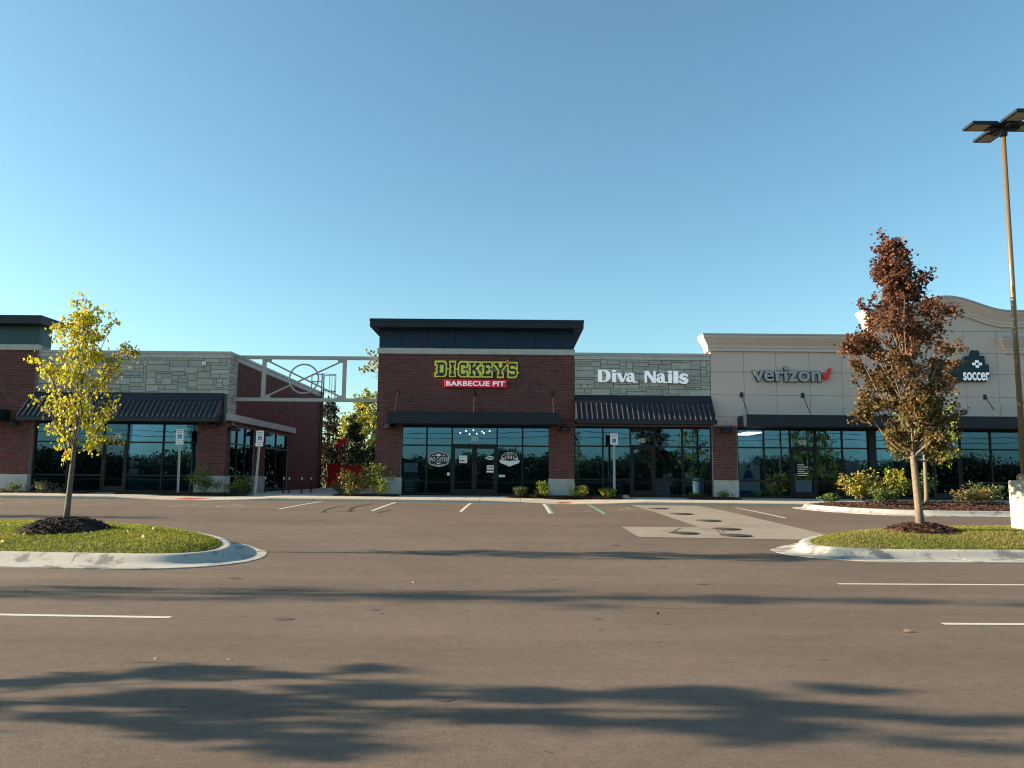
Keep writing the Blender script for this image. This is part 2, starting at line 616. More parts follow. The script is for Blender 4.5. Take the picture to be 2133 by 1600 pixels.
# faded accessible-bay symbols (a wheel ring, a seat stroke and a head)
for cx, cy in [(4.0, 25.6), (-9.1, 25.2), (-16.4, 25.6)]:
    ring = MB()
    for k in range(18):
        a0, a1 = k * 0.27, (k + 1) * 0.27
        q = [(cx + math.cos(a) * r_, cy + math.sin(a) * r_) for a, r_ in ((a0, 0.34), (a1, 0.34), (a1, 0.44), (a0, 0.44))]
        ring.add([(x, y, gz(x, y) + 0.004) for x, y in q], [(0, 1, 2, 3)])
    for q in ([(cx - 0.10, cy + 0.1), (cx, cy + 0.1), (cx, cy + 0.75), (cx - 0.10, cy + 0.75)],
              [(cx + 0.01, cy + 0.5), (cx + 0.35, cy + 0.5), (cx + 0.35, cy + 0.6), (cx + 0.01, cy + 0.6)],
              [(cx - 0.15, cy + 0.82), (cx + 0.05, cy + 0.82), (cx + 0.05, cy + 1.02), (cx - 0.15, cy + 1.02)]):
        ring.add([(x, y, gz(x, y) + 0.0045) for x, y in q], [(0, 1, 2, 3)])
    ring.build('painted_symbol', 'faded_paint', lot)
# oily marks left by tyres
for path, w in [([(-4.9, 23.6), (-5.0, 24.4), (-5.15, 25.2), (-5.0, 26.4), (-4.85, 27.4)], 0.22),
                ([(-5.6, 23.3), (-5.75, 24.0), (-5.75, 25.0), (-5.6, 26.0)], 0.12),
                ([(-5.75, 23.3), (-5.2, 23.6), (-4.7, 23.6)], 0.16), ([(-4.0, 23.4), (-3.85, 24.0), (-3.8, 24.6)], 0.14)]:
    for (xa, ya), (xb, yb) in zip(path[:-1], path[1:]):
        strip('tyre_mark', 'joint_tar', xa, ya, xb, yb, w * random.uniform(0.5, 1.0), lift=0.003)

rng = random.Random(19)
for x, y, a, n_ in ((-1.5, 9.2, 0.15, 12), (3.2, 12.6, -0.3, 10), (-2.6, 16.5, 0.1, 12), (1.0, 21.3, 0.05, 14), (6.2, 7.2, 1.2, 7), (-6.5, 20.8, 0.0, 12)):
    for k in range(n_):
        a2 = a + rng.uniform(-0.5, 0.5)
        x2, y2 = x + 0.35 * math.cos(a2), y + 0.35 * math.sin(a2)
        strip('hairline_crack', 'joint_tar', x, y, x2, y2, rng.uniform(0.004, 0.011), lift=0.003)
        x, y = x2, y2
for k in range(26):
    x, y, r_ = rng.uniform(-6, 7), rng.uniform(5, 27), rng.uniform(0.02, 0.09)
    MB().add([(x + r_ * 1.2 * (0.8 + 0.3 * rng.random()) * math.cos(i * 0.7), y + r_ * (0.8 + 0.3 * rng.random()) * math.sin(i * 0.7),
               gz(x, y) + 0.003) for i in range(9)], [tuple(range(9))]).build('oil_spot', 'oil_stain', lot)

# ------------------------------------------------------------------ kerbs, islands


def smooth_path(pts, n=6):
    out = []
    P = [Vector(p) for p in pts]
    for i in range(len(P) - 1):
        p0, p1, p2, p3 = P[max(i - 1, 0)], P[i], P[i + 1], P[min(i + 2, len(P) - 1)]
        for k in range(n):
            t = k / n
            out.append(0.5 * ((2 * p1) + (-p0 + p2) * t + (2 * p0 - 5 * p1 + 4 * p2 - p3) * t * t + (-p0 + 3 * p1 - 3 * p2 + p3) * t ** 3))
    out.append(P[-1])
    return out


def kerb(name, pts, side, prof, piece, base=None):
    """kerb pieces along a path; prof = [(outward offset, height)], side=+1 if outward is to the right of travel"""
    P = smooth_path(pts, 14)
    acc = [0.0]
    for a, b in zip(P[:-1], P[1:]):
        acc.append(acc[-1] + (b - a).length)
    L = acc[-1]

    def at(s):
        s = max(0, min(L, s))
        i = max(0, min(len(P) - 2, int(np.searchsorted(acc, s)) - 1))
        t = (s - acc[i]) / max(1e-6, acc[i + 1] - acc[i])
        p = P[i].lerp(P[i + 1], t)
        d = (P[min(i + 2, len(P) - 1)] - P[max(i - 1, 0)]).normalized()
        return p, Vector((d.y, -d.x)) * side
    root = bpy.data.objects.new(name, None)
    COL.objects.link(root)
    structure(root)
    n = max(1, round(L / piece))
    full = list(prof) + [(prof[-1][0], -0.12), (prof[0][0], -0.12)]
    for k in range(n):
        s0, s1 = L * k / n + 0.007, L * (k + 1) / n - 0.007
        m = max(2, int((s1 - s0) / 0.10))
        rings = []
        jig = random.uniform(-0.004, 0.004)
        for i in range(m + 1):
            p, nr = at(s0 + (s1 - s0) * i / m)
            rings.append([(p.x + nr.x * o, p.y + nr.y * o, gz(p.x, p.y) + h + (jig if h > 0 else 0)) for o, h in full])
        b = MB().loft(rings)
        o = b.build('kerb_stone', 'kerb_concrete', root, smooth=True)
        o.data.set_sharp_from_angle(angle=R(48))
    return P


KP = [(0.0, 0.155), (0.10, 0.162), (0.17, 0.155), (0.22, 0.125), (0.27, 0.055), (0.32, 0.022), (0.40, 0.010), (0.80, 0.005)]
LI = [(-26, 13.2), (-20, 13.2), (-12, 13.2), (-8.65, 13.15), (-6.9, 13.0), (-5.75, 12.98), (-5.25, 13.35), (-5.22, 14.0), (-5.5, 14.85),
      (-6.05, 15.8), (-6.9, 16.7), (-7.9, 17.3), (-9.5, 17.7), (-12, 17.9), (-20, 18.0), (-26, 18.0)]
RI = [(27, 14.9), (20, 14.9), (13, 14.85), (9.7, 14.8), (7.6, 14.74), (6.6, 14.85), (6.12, 15.2), (6.05, 15.7), (6.4, 16.5),
      (7.3, 17.4), (8.8, 18.1), (10.5, 18.5), (13, 18.8), (20, 18.9), (27, 18.9)]
LP_ = kerb('island_kerb', LI, 1, KP, 3.05)
RP_ = kerb('island_kerb', RI, -1, KP, 3.05)


def edge_dist(p, path):
    a = np.array([(q.x, q.y) for q in path])
    return float(np.min(np.hypot(a[:, 0] - p[0], a[:, 1] - p[1])))


def island_z(x, y, path):
    return gz(x, y) + 0.145 + 0.27 * (1 - math.exp(-edge_dist((x, y), path) / 0.75))


def inside(x, y, poly):
    c = False
    j = len(poly) - 1
    for i in range(len(poly)):
        xi, yi, xj, yj = poly[i].x, poly[i].y, poly[j].x, poly[j].y
        if (yi > y) != (yj > y) and x < (xj - xi) * (y - yi) / (yj - yi + 1e-12) + xi:
            c = not c
        j = i
    return c


def turf(name, path, cx, cy, zf, material='turf'):
    b = MB()
    n = len(path)
    rings = []
    for t in (0, 0.03, 0.07, 0.12, 0.2, 0.3, 0.45, 0.65, 0.9):
        rings.append([(q.x * (1 - t) + cx * t, q.y * (1 - t) + cy * t) for q in path])
    vs = [(x, y, zf(x, y)) for r_ in rings for x, y in r_]
    fs = []
    for i in range(len(rings) - 1):
        for k in range(n):
            k2 = (k + 1) % n
            fs.append((i * n + k, i * n + k2, (i + 1) * n + k2, (i + 1) * n + k))
    fs.append(tuple((len(rings) - 1) * n + k for k in range(n)))
    b.add(vs, fs)
    return structure(b.build(name, material, smooth=True))


turf('island_lawn', LP_, -15, 15.5, lambda x, y: island_z(x, y, LP_))
turf('island_lawn', RP_, 16, 16.8, lambda x, y: island_z(x, y, RP_))


def grass(name, path, x0, x1, y0, y1, n, dry, keep_out, label):
    rng = np.random.default_rng(n)
    pa = np.array([(q.x, q.y) for q in path])
    X, Y = rng.uniform(x0, x1, n), rng.uniform(y0, y1, n)
    # point in polygon, vectorised
    ins = np.zeros(n, bool)
    j = len(pa) - 1
    for i in range(len(pa)):
        xi, yi, xj, yj = pa[i][0], pa[i][1], pa[j][0], pa[j][1]
        c = ((yi > Y) != (yj > Y)) & (X < (xj - xi) * (Y - yi) / (yj - yi + 1e-12) + xi)
        ins ^= c
        j = i
    kx, ky, kr = keep_out
    ins &= np.hypot(X - kx, Y - ky) > kr * rng.uniform(0.85, 1.05, n)
    X, Y = X[ins], Y[ins]
    Z = np.empty(len(X))
    g = {}
    for s in range(0, len(X), 4000):
        xx, yy = X[s:s + 4000], Y[s:s + 4000]
        d = np.min(np.hypot(xx[:, None] - pa[None, :, 0], yy[:, None] - pa[None, :, 1]), axis=1)
        b = (np.interp(yy - 1.2, *GK) + np.interp(yy, *GK) + np.interp(yy + 1.2, *GK)) / 3
        b = b - 0.0020 * xx * np.clip((yy - 16) / 12.0, 0, 1)
        Z[s:s + 4000] = b + 0.14 + 0.27 * (1 - np.exp(-d / 0.75))
    m = len(X)
    # broad patches: lush against straw
    ph = 0.5 + 0.5 * np.sin(X * 1.7 + 1.3 * np.sin(Y * 2.1)) * np.cos(Y * 2.3 + 0.8 * np.sin(X * 1.1))
    ph = np.clip(ph * 0.6 + rng.uniform(0, 0.4, m), 0, 1)[:, None]
    lush, straw = np.array([0.175, 0.225, 0.022]), np.array(dry)
    C = lush * (1 - ph) + straw * ph
    C = C * rng.uniform(0.7, 1.3, (m, 1))
    D = np.stack([rng.normal(0, 0.55, m), rng.normal(0, 0.55, m), np.ones(m)], 1)
    S = rng.uniform(0.022, 0.055, m)
    o = leaf_mesh(name, np.stack([X, Y, Z], 1), D, S, C, 'grass', wide=0.13, droop=0.1, kind='stuff')
    tag(o, label, 'grass')
    del o['category']
    o['category'] = 'grass'
    return o


grass('grass', LP_, -13, -5, 12.8, 18.2, 85000, (0.31, 0.30, 0.05), (-8.45, 14.8, 0.78), 'bright green grass on the left traffic island')
grass('grass', RP_, 5.8, 13, 14.5, 19, 75000, (0.33, 0.27, 0.10), (8.56, 16.3, 0.62), 'dry yellowish grass on the right traffic island')


def mulch(name, cx, cy, rx, ry, h, zf, material, n, seed):
    rng = random.Random(seed)
    b = MB()
    N_ = 28
    rings = []
    for t, hh in ((1.0, -0.02), (0.9, 0.25), (0.72, 0.55), (0.45, 0.85), (0.2, 0.97), (0.05, 1.0)):
        ring = []
        for k in range(N_):
            a = 2 * math.pi * k / N_
            w = 1 + 0.10 * math.sin(3 * a + seed) + 0.06 * math.sin(7 * a) + rng.uniform(-0.03, 0.03)
            x, y = cx + rx * t * w * math.cos(a), cy + ry * t * w * math.sin(a)
            ring.append((x, y, zf(x, y) + h * max(hh, -0.5) + rng.uniform(-0.01, 0.01)))
        rings.append(ring)
    b.cur = (1, 1, 1)
    b.loft(rings)
    for _ in range(n):
        t, a = math.sqrt(rng.random()) * 1.03, rng.uniform(0, 6.283)
        x, y = cx + rx * t * math.cos(a), cy + ry * t * math.sin(a)
        z = zf(x, y) + h * float(np.interp(t, [0, 0.2, 0.45, 0.72, 0.9, 1.0], [1, 0.97, 0.85, 0.55, 0.25, 0.0])) + 0.008
        L_, w_ = rng.uniform(0.03, 0.085), rng.uniform(0.008, 0.022)
        th, ti = rng.uniform(0, 6.283), rng.uniform(-0.5, 0.5)
        d, e = Vector((math.cos(th), math.sin(th), ti)) * L_, Vector((-math.sin(th), math.cos(th), rng.uniform(-.4, .4))) * w_
        p = Vector((x, y, z))
        v = rng.uniform(0.5, 2.6)
        b.cur = (v, v * rng.uniform(0.85, 1.0), v * rng.uniform(0.8, 0.95))
        b.add([p - d - e, p + d - e, p + d + e, p - d + e, p + Vector((0, 0, 0.015))], [(0, 1, 4), (1, 2, 4), (2, 3, 4), (3, 0, 4)])
    o = b.build(name, material, kind='stuff')
    return o


o = mulch('mulch_mound', -8.45, 14.8, 0.78, 0.72, 0.20, lambda x, y: island_z(x, y, LP_), 'mulch_dark', 900, 3)
o['label'] = 'dark mulch mound round the yellow tree'
o = mulch('mulch_mound', 8.56, 16.3, 0.68, 0.60, 0.13, lambda x, y: island_z(x, y, RP_), 'mulch', 800, 5)
o['label'] = 'brown mulch mound round the tall red-brown tree'

# planting island against the shops on the right
R2 = [(12.2, 28.2), (11.0, 28.0), (10.55, 27.4), (10.75, 26.3), (11.6, 25.2), (13.0, 24.6), (15.5, 24.5), (19, 24.6), (22, 24.7), (26, 24.8)]
R2K = [(0.0, 0.15), (0.12, 0.155), (0.17, 0.14), (0.22, 0.03), (0.28, 0.010), (0.60, 0.005)]
R2P = kerb('planting_kerb', R2, 1, R2K, 3.05)
r2poly = R2P + [Vector((26, 28.4)), Vector((12.2, 28.4))]


def r2z(x, y):
    d = min(edge_dist((x, y), R2P), 1.5)
    return gz(x, y) + 0.11 + 0.16 * (1 - math.exp(-d / 0.8))


pm = MB()
pm.cur = (1.3, 1.2, 1.1)
n = len(r2poly)
rings = [[(q.x * (1 - t) + 17 * t, q.y * (1 - t) + 26.6 * t) for q in r2poly] for t in (0, 0.08, 0.2, 0.4, 0.7, 0.95)]
pm.loft([[(x, y, r2z(x, y)) for x, y in r_] for r_ in rings])
rng = random.Random(11)
for _ in range(2600):
    x, y = rng.uniform(10.6, 17.5), rng.uniform(24.5, 28.2)
    if not inside(x, y, r2poly):
        continue
    L_, w_, th = rng.uniform(0.04, 0.11), rng.uniform(0.012, 0.03), rng.uniform(0, 6.283)
    d, e = Vector((math.cos(th), math.sin(th), rng.uniform(-.4, .4))) * L_, Vector((-math.sin(th), math.cos(th), 0)) * w_
    p = Vector((x, y, r2z(x, y) + 0.01))
    v = rng.uniform(0.6, 2.8)
    pm.cur = (v, v * 0.9, v * 0.85)
    pm.add([p - d - e, p + d - e, p + d + e, p - d + e, p + Vector((0, 0, 0.02))], [(0, 1, 4), (1, 2, 4), (2, 3, 4), (3, 0, 4)])
o = pm.build('planting_mulch', 'mulch', kind='stuff')
o['label'] = 'brown bark mulch in the planting island before the stucco shops'

# ------------------------------------------------------------------ sidewalk slabs
walk = bpy.data.objects.new('sidewalk', None)
COL.objects.link(walk)
structure(walk)
SWY0 = 28.45


def slab_piece(x0, x1, y0, y1, dz0, dz1, name='slab', m='concrete', par=walk, lip=0.03):
    """paving slab; dz0/dz1 = step above the lot at its front edge, left and right"""
    za, zb = gz(x0, y0) + dz0, gz(x1, y0) + dz1
    ra, rb_ = FZ - 0.005, FZ - 0.005
    vs = [(x0, y0, za - 0.25), (x1, y0, zb - 0.25), (x1, y0, zb - lip), (x0, y0, za - lip), (x0, y0 + 0.03, za), (x1, y0 + 0.03, zb),
          (x1, y1, rb_), (x0, y1, ra), (x1, y1, 0.3), (x0, y1, 0.3)]
    fs = [(0, 1, 2, 3), (3, 2, 5, 4), (4, 5, 6, 7), (1, 8, 6, 5, 2), (0, 3, 4, 7, 9), (7, 6, 8, 9)]
    return MB().add(vs, fs).build(name, m, par)


x = -27.0
g_ = 0.006
while x < 24:
    x1 = x + 1.52
    def drop(q):
        # kerb ramps at the two access aisles
        for a, b in ((-13.0, -10.7), (1.1, 2.9)):
            if a <= q <= b:
                return 0.02
            if a - 1.4 < q < a:
                return 0.02 + 0.115 * (a - q) / 1.4
            if b < q < b + 1.4:
                return 0.02 + 0.115 * (q - b) / 1.4
        return 0.125
    slab_piece(x + g_, x1 - g_, SWY0, 30.98, drop(x), drop(x1))
    x = x1
for a, b in ((-12.9, -10.9), (1.2, 2.8)):
    t = MB()
    t.add([(a, SWY0 + 0.05, gz(a, SWY0) + 0.032), (b, SWY0 + 0.05, gz(b, SWY0) + 0.030), (b, SWY0 + 0.65, gz(b, SWY0) + 0.066),
           (a, SWY0 + 0.65, gz(a, SWY0) + 0.068)], [(0, 1, 2, 3)])
    t.build('tactile_strip', 'red_tactile', walk)
# concrete court in the passage between the buildings
court = bpy.data.objects.new('passage_paving', None)
COL.objects.link(court)
structure(court)
for j in range(7):
    for i in range(3):
        x0, x1 = -11.2 + i * 1.92 + 0.006, -11.2 + (i + 1) * 1.92 - 0.006
        y0, y1 = 31.0 + j * 2.2 + 0.006, 31.0 + (j + 1) * 2.2 - 0.006
        MB().box(x0, min(x1, -5.5), y0, y1, 0.4, FZ - 0.006).build('slab', 'concrete', court)

# concrete apron with manhole covers
apron = bpy.data.objects.new('concrete_apron', None)
COL.objects.link(apron)
structure(apron)


def apron_slab(pts):
    n_ = 6
    # quad subdivided along y
    (a, b, c, d) = [Vector(p) for p in pts]
    vs = []
    for i in range(n_ + 1):
        t = i / n_
        for q in (a.lerp(d, t), b.lerp(c, t)):
            vs.append((q.x, q.y, gz(q.x, q.y) + 0.006))
    fs = [(2 * i, 2 * i + 1, 2 * i + 3, 2 * i + 2) for i in range(n_)]
    MB().add(vs, fs).build('slab', 'apron_concrete', apron)


apron_slab([(2.93, 17.9), (5.05, 17.75), (4.86, 20.1), (2.85, 20.1)])
apron_slab([(5.06, 17.75), (6.9, 17.62), (6.62, 22.2), (4.72, 22.2)])
apron_slab([(6.91, 17.62), (7.6, 18.35), (7.25, 22.2), (6.63, 22.2)])
apron_slab([(4.71, 22.21), (6.60, 22.21), (6.50, 28.2), (4.32, 28.2)])
apron_slab([(6.61, 22.21), (7.24, 22.21), (6.75, 28.2), (6.51, 28.2)])
strip('tar_joint', 'joint_tar', 5.05, 18.6, 5.15, 19.6, 0.03, apron, 0.010, 0.4)
strip('tar_joint', 'joint_tar', 5.2, 18.9, 5.30, 19.9, 0.03, apron, 0.010, 0.4)
strip('tar_joint', 'joint_tar', 3.9, 18.9, 4.35, 19.9, 0.03, apron, 0.010, 0.4)


def cover(cx, cy, r_, label):
    root = thing('manhole_cover', (cx, cy, gz(cx, cy) + 0.006), label, 'manhole cover', 'manhole covers in the concrete apron')
    z = gz(cx, cy) + 0.0065
    b = MB()
    b.lathe(cx, cy, [(r_, z - 0.02), (r_, z + 0.008), (r_ * 0.93, z + 0.010)], 28)
    b.build('rim', 'cast_iron', root)
    b = MB()
    b.lathe(cx, cy, [(r_ * 0.9, z + 0.002), (r_ * 0.9, z + 0.014), (r_ * 0.86, z + 0.016)], 28)
    b.build('lid', 'cast_iron', root)


cover(4.15, 18.75, 0.36, 'dark round manhole cover in the left arm of the concrete apron')
cover(5.28, 18.35, 0.37, 'dark round manhole cover nearest the camera in the concrete apron')
cover(5.45, 19.75, 0.36, 'dark round manhole cover second from the near edge of the concrete apron')
cover(5.55, 21.9, 0.36, 'dark round manhole cover in the middle of the concrete apron')
cover(5.25, 24.0, 0.36, 'dark round manhole cover second nearest the shops in the apron')
cover(4.95, 26.2, 0.36, 'dark round manhole cover nearest the shop kerb in the apron')

# ------------------------------------------------------------------ building helpers
F = 31.0            # plane of the shop fronts
BK = 48.0           # back of the buildings


def front(u, v, z):
    return (u, F + v, z)


def east(u, v, z):                # wall of the left building that faces the passage
    return (-11.5 - v, u, z)


def bricks(name, rects, root, fn, seed=1):
    """running-bond brickwork as real bricks, joined into one part (each brick is under 10 px in the photograph)"""
    rng = random.Random(seed)
    b = MB(fn)
    ch, bl, j = 0.0677, 0.203, 0.010
    for (u0, u1, z0, z1) in rects:
        row = 0
        z = z0
        while z + ch * 0.6 < z1:
            zt = min(z + ch, z1)
            gr = int(round(z / ch))
            u = u0 - (0.5 * bl if gr % 2 else 0.0)
            while u < u1:
                a, c = max(u, u0), min(u + bl, u1)
                if c - a > 0.03:
                    v = rng.uniform(0.72, 1.25)
                    if rng.random() < 0.12:
                        v *= 0.65
                    b.cur = (v, v * rng.uniform(0.9, 1.08), v * rng.uniform(0.9, 1.15))
                    b.chip(a + j / 2, c - j / 2, z + j / 2, zt - j / 2, 0.0 + rng.uniform(-0.0015, 0.0015), 0.012, 0.002)
                u += bl
            z += ch
            row += 1
    return b.build(name, 'brick', root, kind='stuff')


def ashlar(root, fn, u0, u1, z0, z1, seed):
    """random-coursed stone facing: every stone its own piece"""
    rng = random.Random(seed)
    cw, chh = 0.13, (z1 - z0) / round((z1 - z0) / 0.092)
    nu, nz = max(1, round((u1 - u0) / cw)), round((z1 - z0) / chh)
    cw = (u1 - u0) / nu
    occ = [[False] * nu for _ in range(nz)]
    for r_ in range(nz):
        for c in range(nu):
            if occ[r_][c]:
                continue
            h = rng.choice([1, 1, 2, 2, 2, 3, 3])
            w = rng.choice([2, 3, 4, 5, 6, 7]) if h < 3 else rng.choice([3, 4, 5, 6, 7])
            h = min(h, nz - r_)
            ww = 0
            while ww < w and c + ww < nu and not any(occ[r_ + k][c + ww] for k in range(h)):
                ww += 1
            if ww == 0:
                h, ww = 1, 1
            for k in range(h):
                for q in range(ww):
                    occ[r_ + k][c + q] = True
            b = MB(fn)
            v = rng.uniform(0.84, 1.12)
            b.cur = (v * rng.uniform(0.96, 1.05), v, v * rng.uniform(0.93, 1.04))
            j = 0.005
            d = rng.uniform(-0.016, 0.004)
            b.chip(u0 + c * cw + j, u0 + (c + ww) * cw - j, z0 + r_ * chh + j, z0 + (r_ + h) * chh - j, d, 0.035, 0.007)
            b.build('stone', 'ashlar', root)


def storefront(root, fn, us, zs, doors=(), depth0=0.07, low=None, w=0.030):
    """glazed bays: window (> pane) and door (> pane, handle)"""
    dw = 0.11
    for i in range(len(us) - 1):
        a, c = us[i], us[i + 1]
        lv = list(zs)
        if i in doors:
            lv = [zs[-2], zs[-1]]
        b = MB(fn)
        for e0, e1 in ((a, a + w), (c - w, c)):
            b.box(e0, e1, depth0, depth0 + dw, zs[0] if i in doors else lv[0], lv[-1])
        for k, z in enumerate(lv):
            z0, z1 = (z, z + 2 * w) if k == 0 else ((z - 2 * w, z) if k == len(lv) - 1 else (z - w, z + w))
            b.box(a + w, c - w, depth0, depth0 + dw, z0, z1)
        win = b.build('window', 'frame_metal', root)
        for k in range(len(lv) - 1):
            z0 = lv[k] + (2 * w if k == 0 else w)
            z1 = lv[k + 1] - (2 * w if k == len(lv) - 2 else w)
            p = MB(fn).box(a + w, c - w, depth0 + 0.045, depth0 + 0.055, z0, z1)
            p.build('pane', 'glass', win)
        if i in doors:
            leaves = [(a + w, c - w)] if c - a < 1.5 else [(a + w, (a + c) / 2 - 0.004), ((a + c) / 2 + 0.004, c - w)]
            for q, (l0, l1) in enumerate(leaves):
                st, zt = 0.095, zs[-2] - 0.004
                z0 = FZ + 0.012
                b = MB(fn)
                b.box(l0 + 0.003, l0 + st, depth0 + 0.02, depth0 + 0.07, z0, zt)
                b.box(l1 - st, l1 - 0.003, depth0 + 0.02, depth0 + 0.07, z0, zt)
                b.box(l0 + st, l1 - st, depth0 + 0.02, depth0 + 0.07, z0, z0 + 0.24)
                b.box(l0 + st, l1 - st, depth0 + 0.02, depth0 + 0.07, zt - 0.12, zt)
                dr = b.build('door', 'frame_metal', root)
                MB(fn).box(l0 + st, l1 - st, depth0 + 0.04, depth0 + 0.05, z0 + 0.24, zt - 0.12).build('pane', 'glass', dr)
                hu = l1 - 0.05 if (q == 0 and len(leaves) == 2) else l0 + 0.05
                hb = MB(fn)
                hb.tube([(hu, depth0 - 0.05, z0 + 0.85), (hu, depth0 - 0.05, z0 + 1.25)], 0.014, 8)
                hb.tube([(hu, depth0 + 0.02, z0 + 0.9), (hu, depth0 - 0.05, z0 + 0.9)], 0.01, 6)
                hb.tube([(hu, depth0 + 0.02, z0 + 1.2), (hu, depth0 - 0.05, z0 + 1.2)], 0.01, 6)
                hb.build('handle', 'lamp_black', dr)


def shell(root, x0, x1, roofz, m='brick_wall', y0=None, back=BK, interior=True):
    """side and back walls, roof and dim interior of a shop unit"""
    y0 = F + 0.32 if y0 is None else y0
    t = 0.25
    b = MB()
    b.box(x0, x0 + t, y0, back, 0.3, roofz + 0.4)
    b.box(x1 - t, x1, y0, back, 0.3, roofz + 0.4)
    b.box(x0 + t, x1 - t, back - t, back, 0.3, roofz + 0.4)
    b.build('side_wall', m, root)
    MB().box(x0 + t, x1 - t, y0, back - t, roofz - 0.3, roofz).build('roof', 'roof_membrane', root)
    if interior:
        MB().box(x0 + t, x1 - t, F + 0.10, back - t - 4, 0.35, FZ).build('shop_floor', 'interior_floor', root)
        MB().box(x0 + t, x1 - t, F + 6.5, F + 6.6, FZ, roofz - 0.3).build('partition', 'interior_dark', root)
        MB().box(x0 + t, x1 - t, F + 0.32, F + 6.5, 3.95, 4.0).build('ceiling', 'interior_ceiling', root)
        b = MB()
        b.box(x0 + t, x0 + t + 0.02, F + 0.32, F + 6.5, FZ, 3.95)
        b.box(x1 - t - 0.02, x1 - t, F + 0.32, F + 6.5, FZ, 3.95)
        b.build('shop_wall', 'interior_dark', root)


def brick_wall_mat():
    m = bpy.data.materials.new('brick_wall')
    m.use_nodes = True
    nt = m.node_tree
    N, L = nt.nodes, nt.links
    b = N['Principled BSDF']
    b.inputs['Roughness'].default_value = 0.9
    tc = N.new('ShaderNodeTexCoord')
    sp = N.new('ShaderNodeSeparateXYZ')
    cb = N.new('ShaderNodeCombineXYZ')
    ad = N.new('ShaderNodeMath')
    L.new(tc.outputs['Object'], sp.inputs[0])
    L.new(sp.outputs[0], ad.inputs[0])
    L.new(sp.outputs[1], ad.inputs[1])
    L.new(ad.outputs[0], cb.inputs[0])
    L.new(sp.outputs[2], cb.inputs[1])
    br = N.new('ShaderNodeTexBrick')
    br.inputs['Scale'].default_value = 1.0
    br.inputs['Brick Width'].default_value = 0.203
    br.inputs['Row Height'].default_value = 0.0677
    br.inputs['Mortar Size'].default_value = 0.005
    br.inputs['Color1'].default_value = (0.118, 0.038, 0.038, 1)
    br.inputs['Color2'].default_value = (0.095, 0.030, 0.030, 1)
    br.inputs['Mortar'].default_value = (0.22, 0.155, 0.14, 1)
    L.new(cb.outputs[0], br.inputs['Vector'])
    L.new(br.outputs['Color'], b.inputs['Base Color'])
    MATS['brick_wall'] = m


brick_wall_mat()


def band(root, x0, x1, y0, y1, z0, z1, piece, name='cap_stone', m='limestone', j=0.003):
    n_ = max(1, round((x1 - x0) / piece))
    for i in range(n_):
        a, c = x0 + (x1 - x0) * i / n_, x0 + (x1 - x0) * (i + 1) / n_
        MB().box(a + (j if i else 0), c - (j if i < n_ - 1 else 0), y0, y1, z0, z1).build(name, m, root, bevel=0.004)


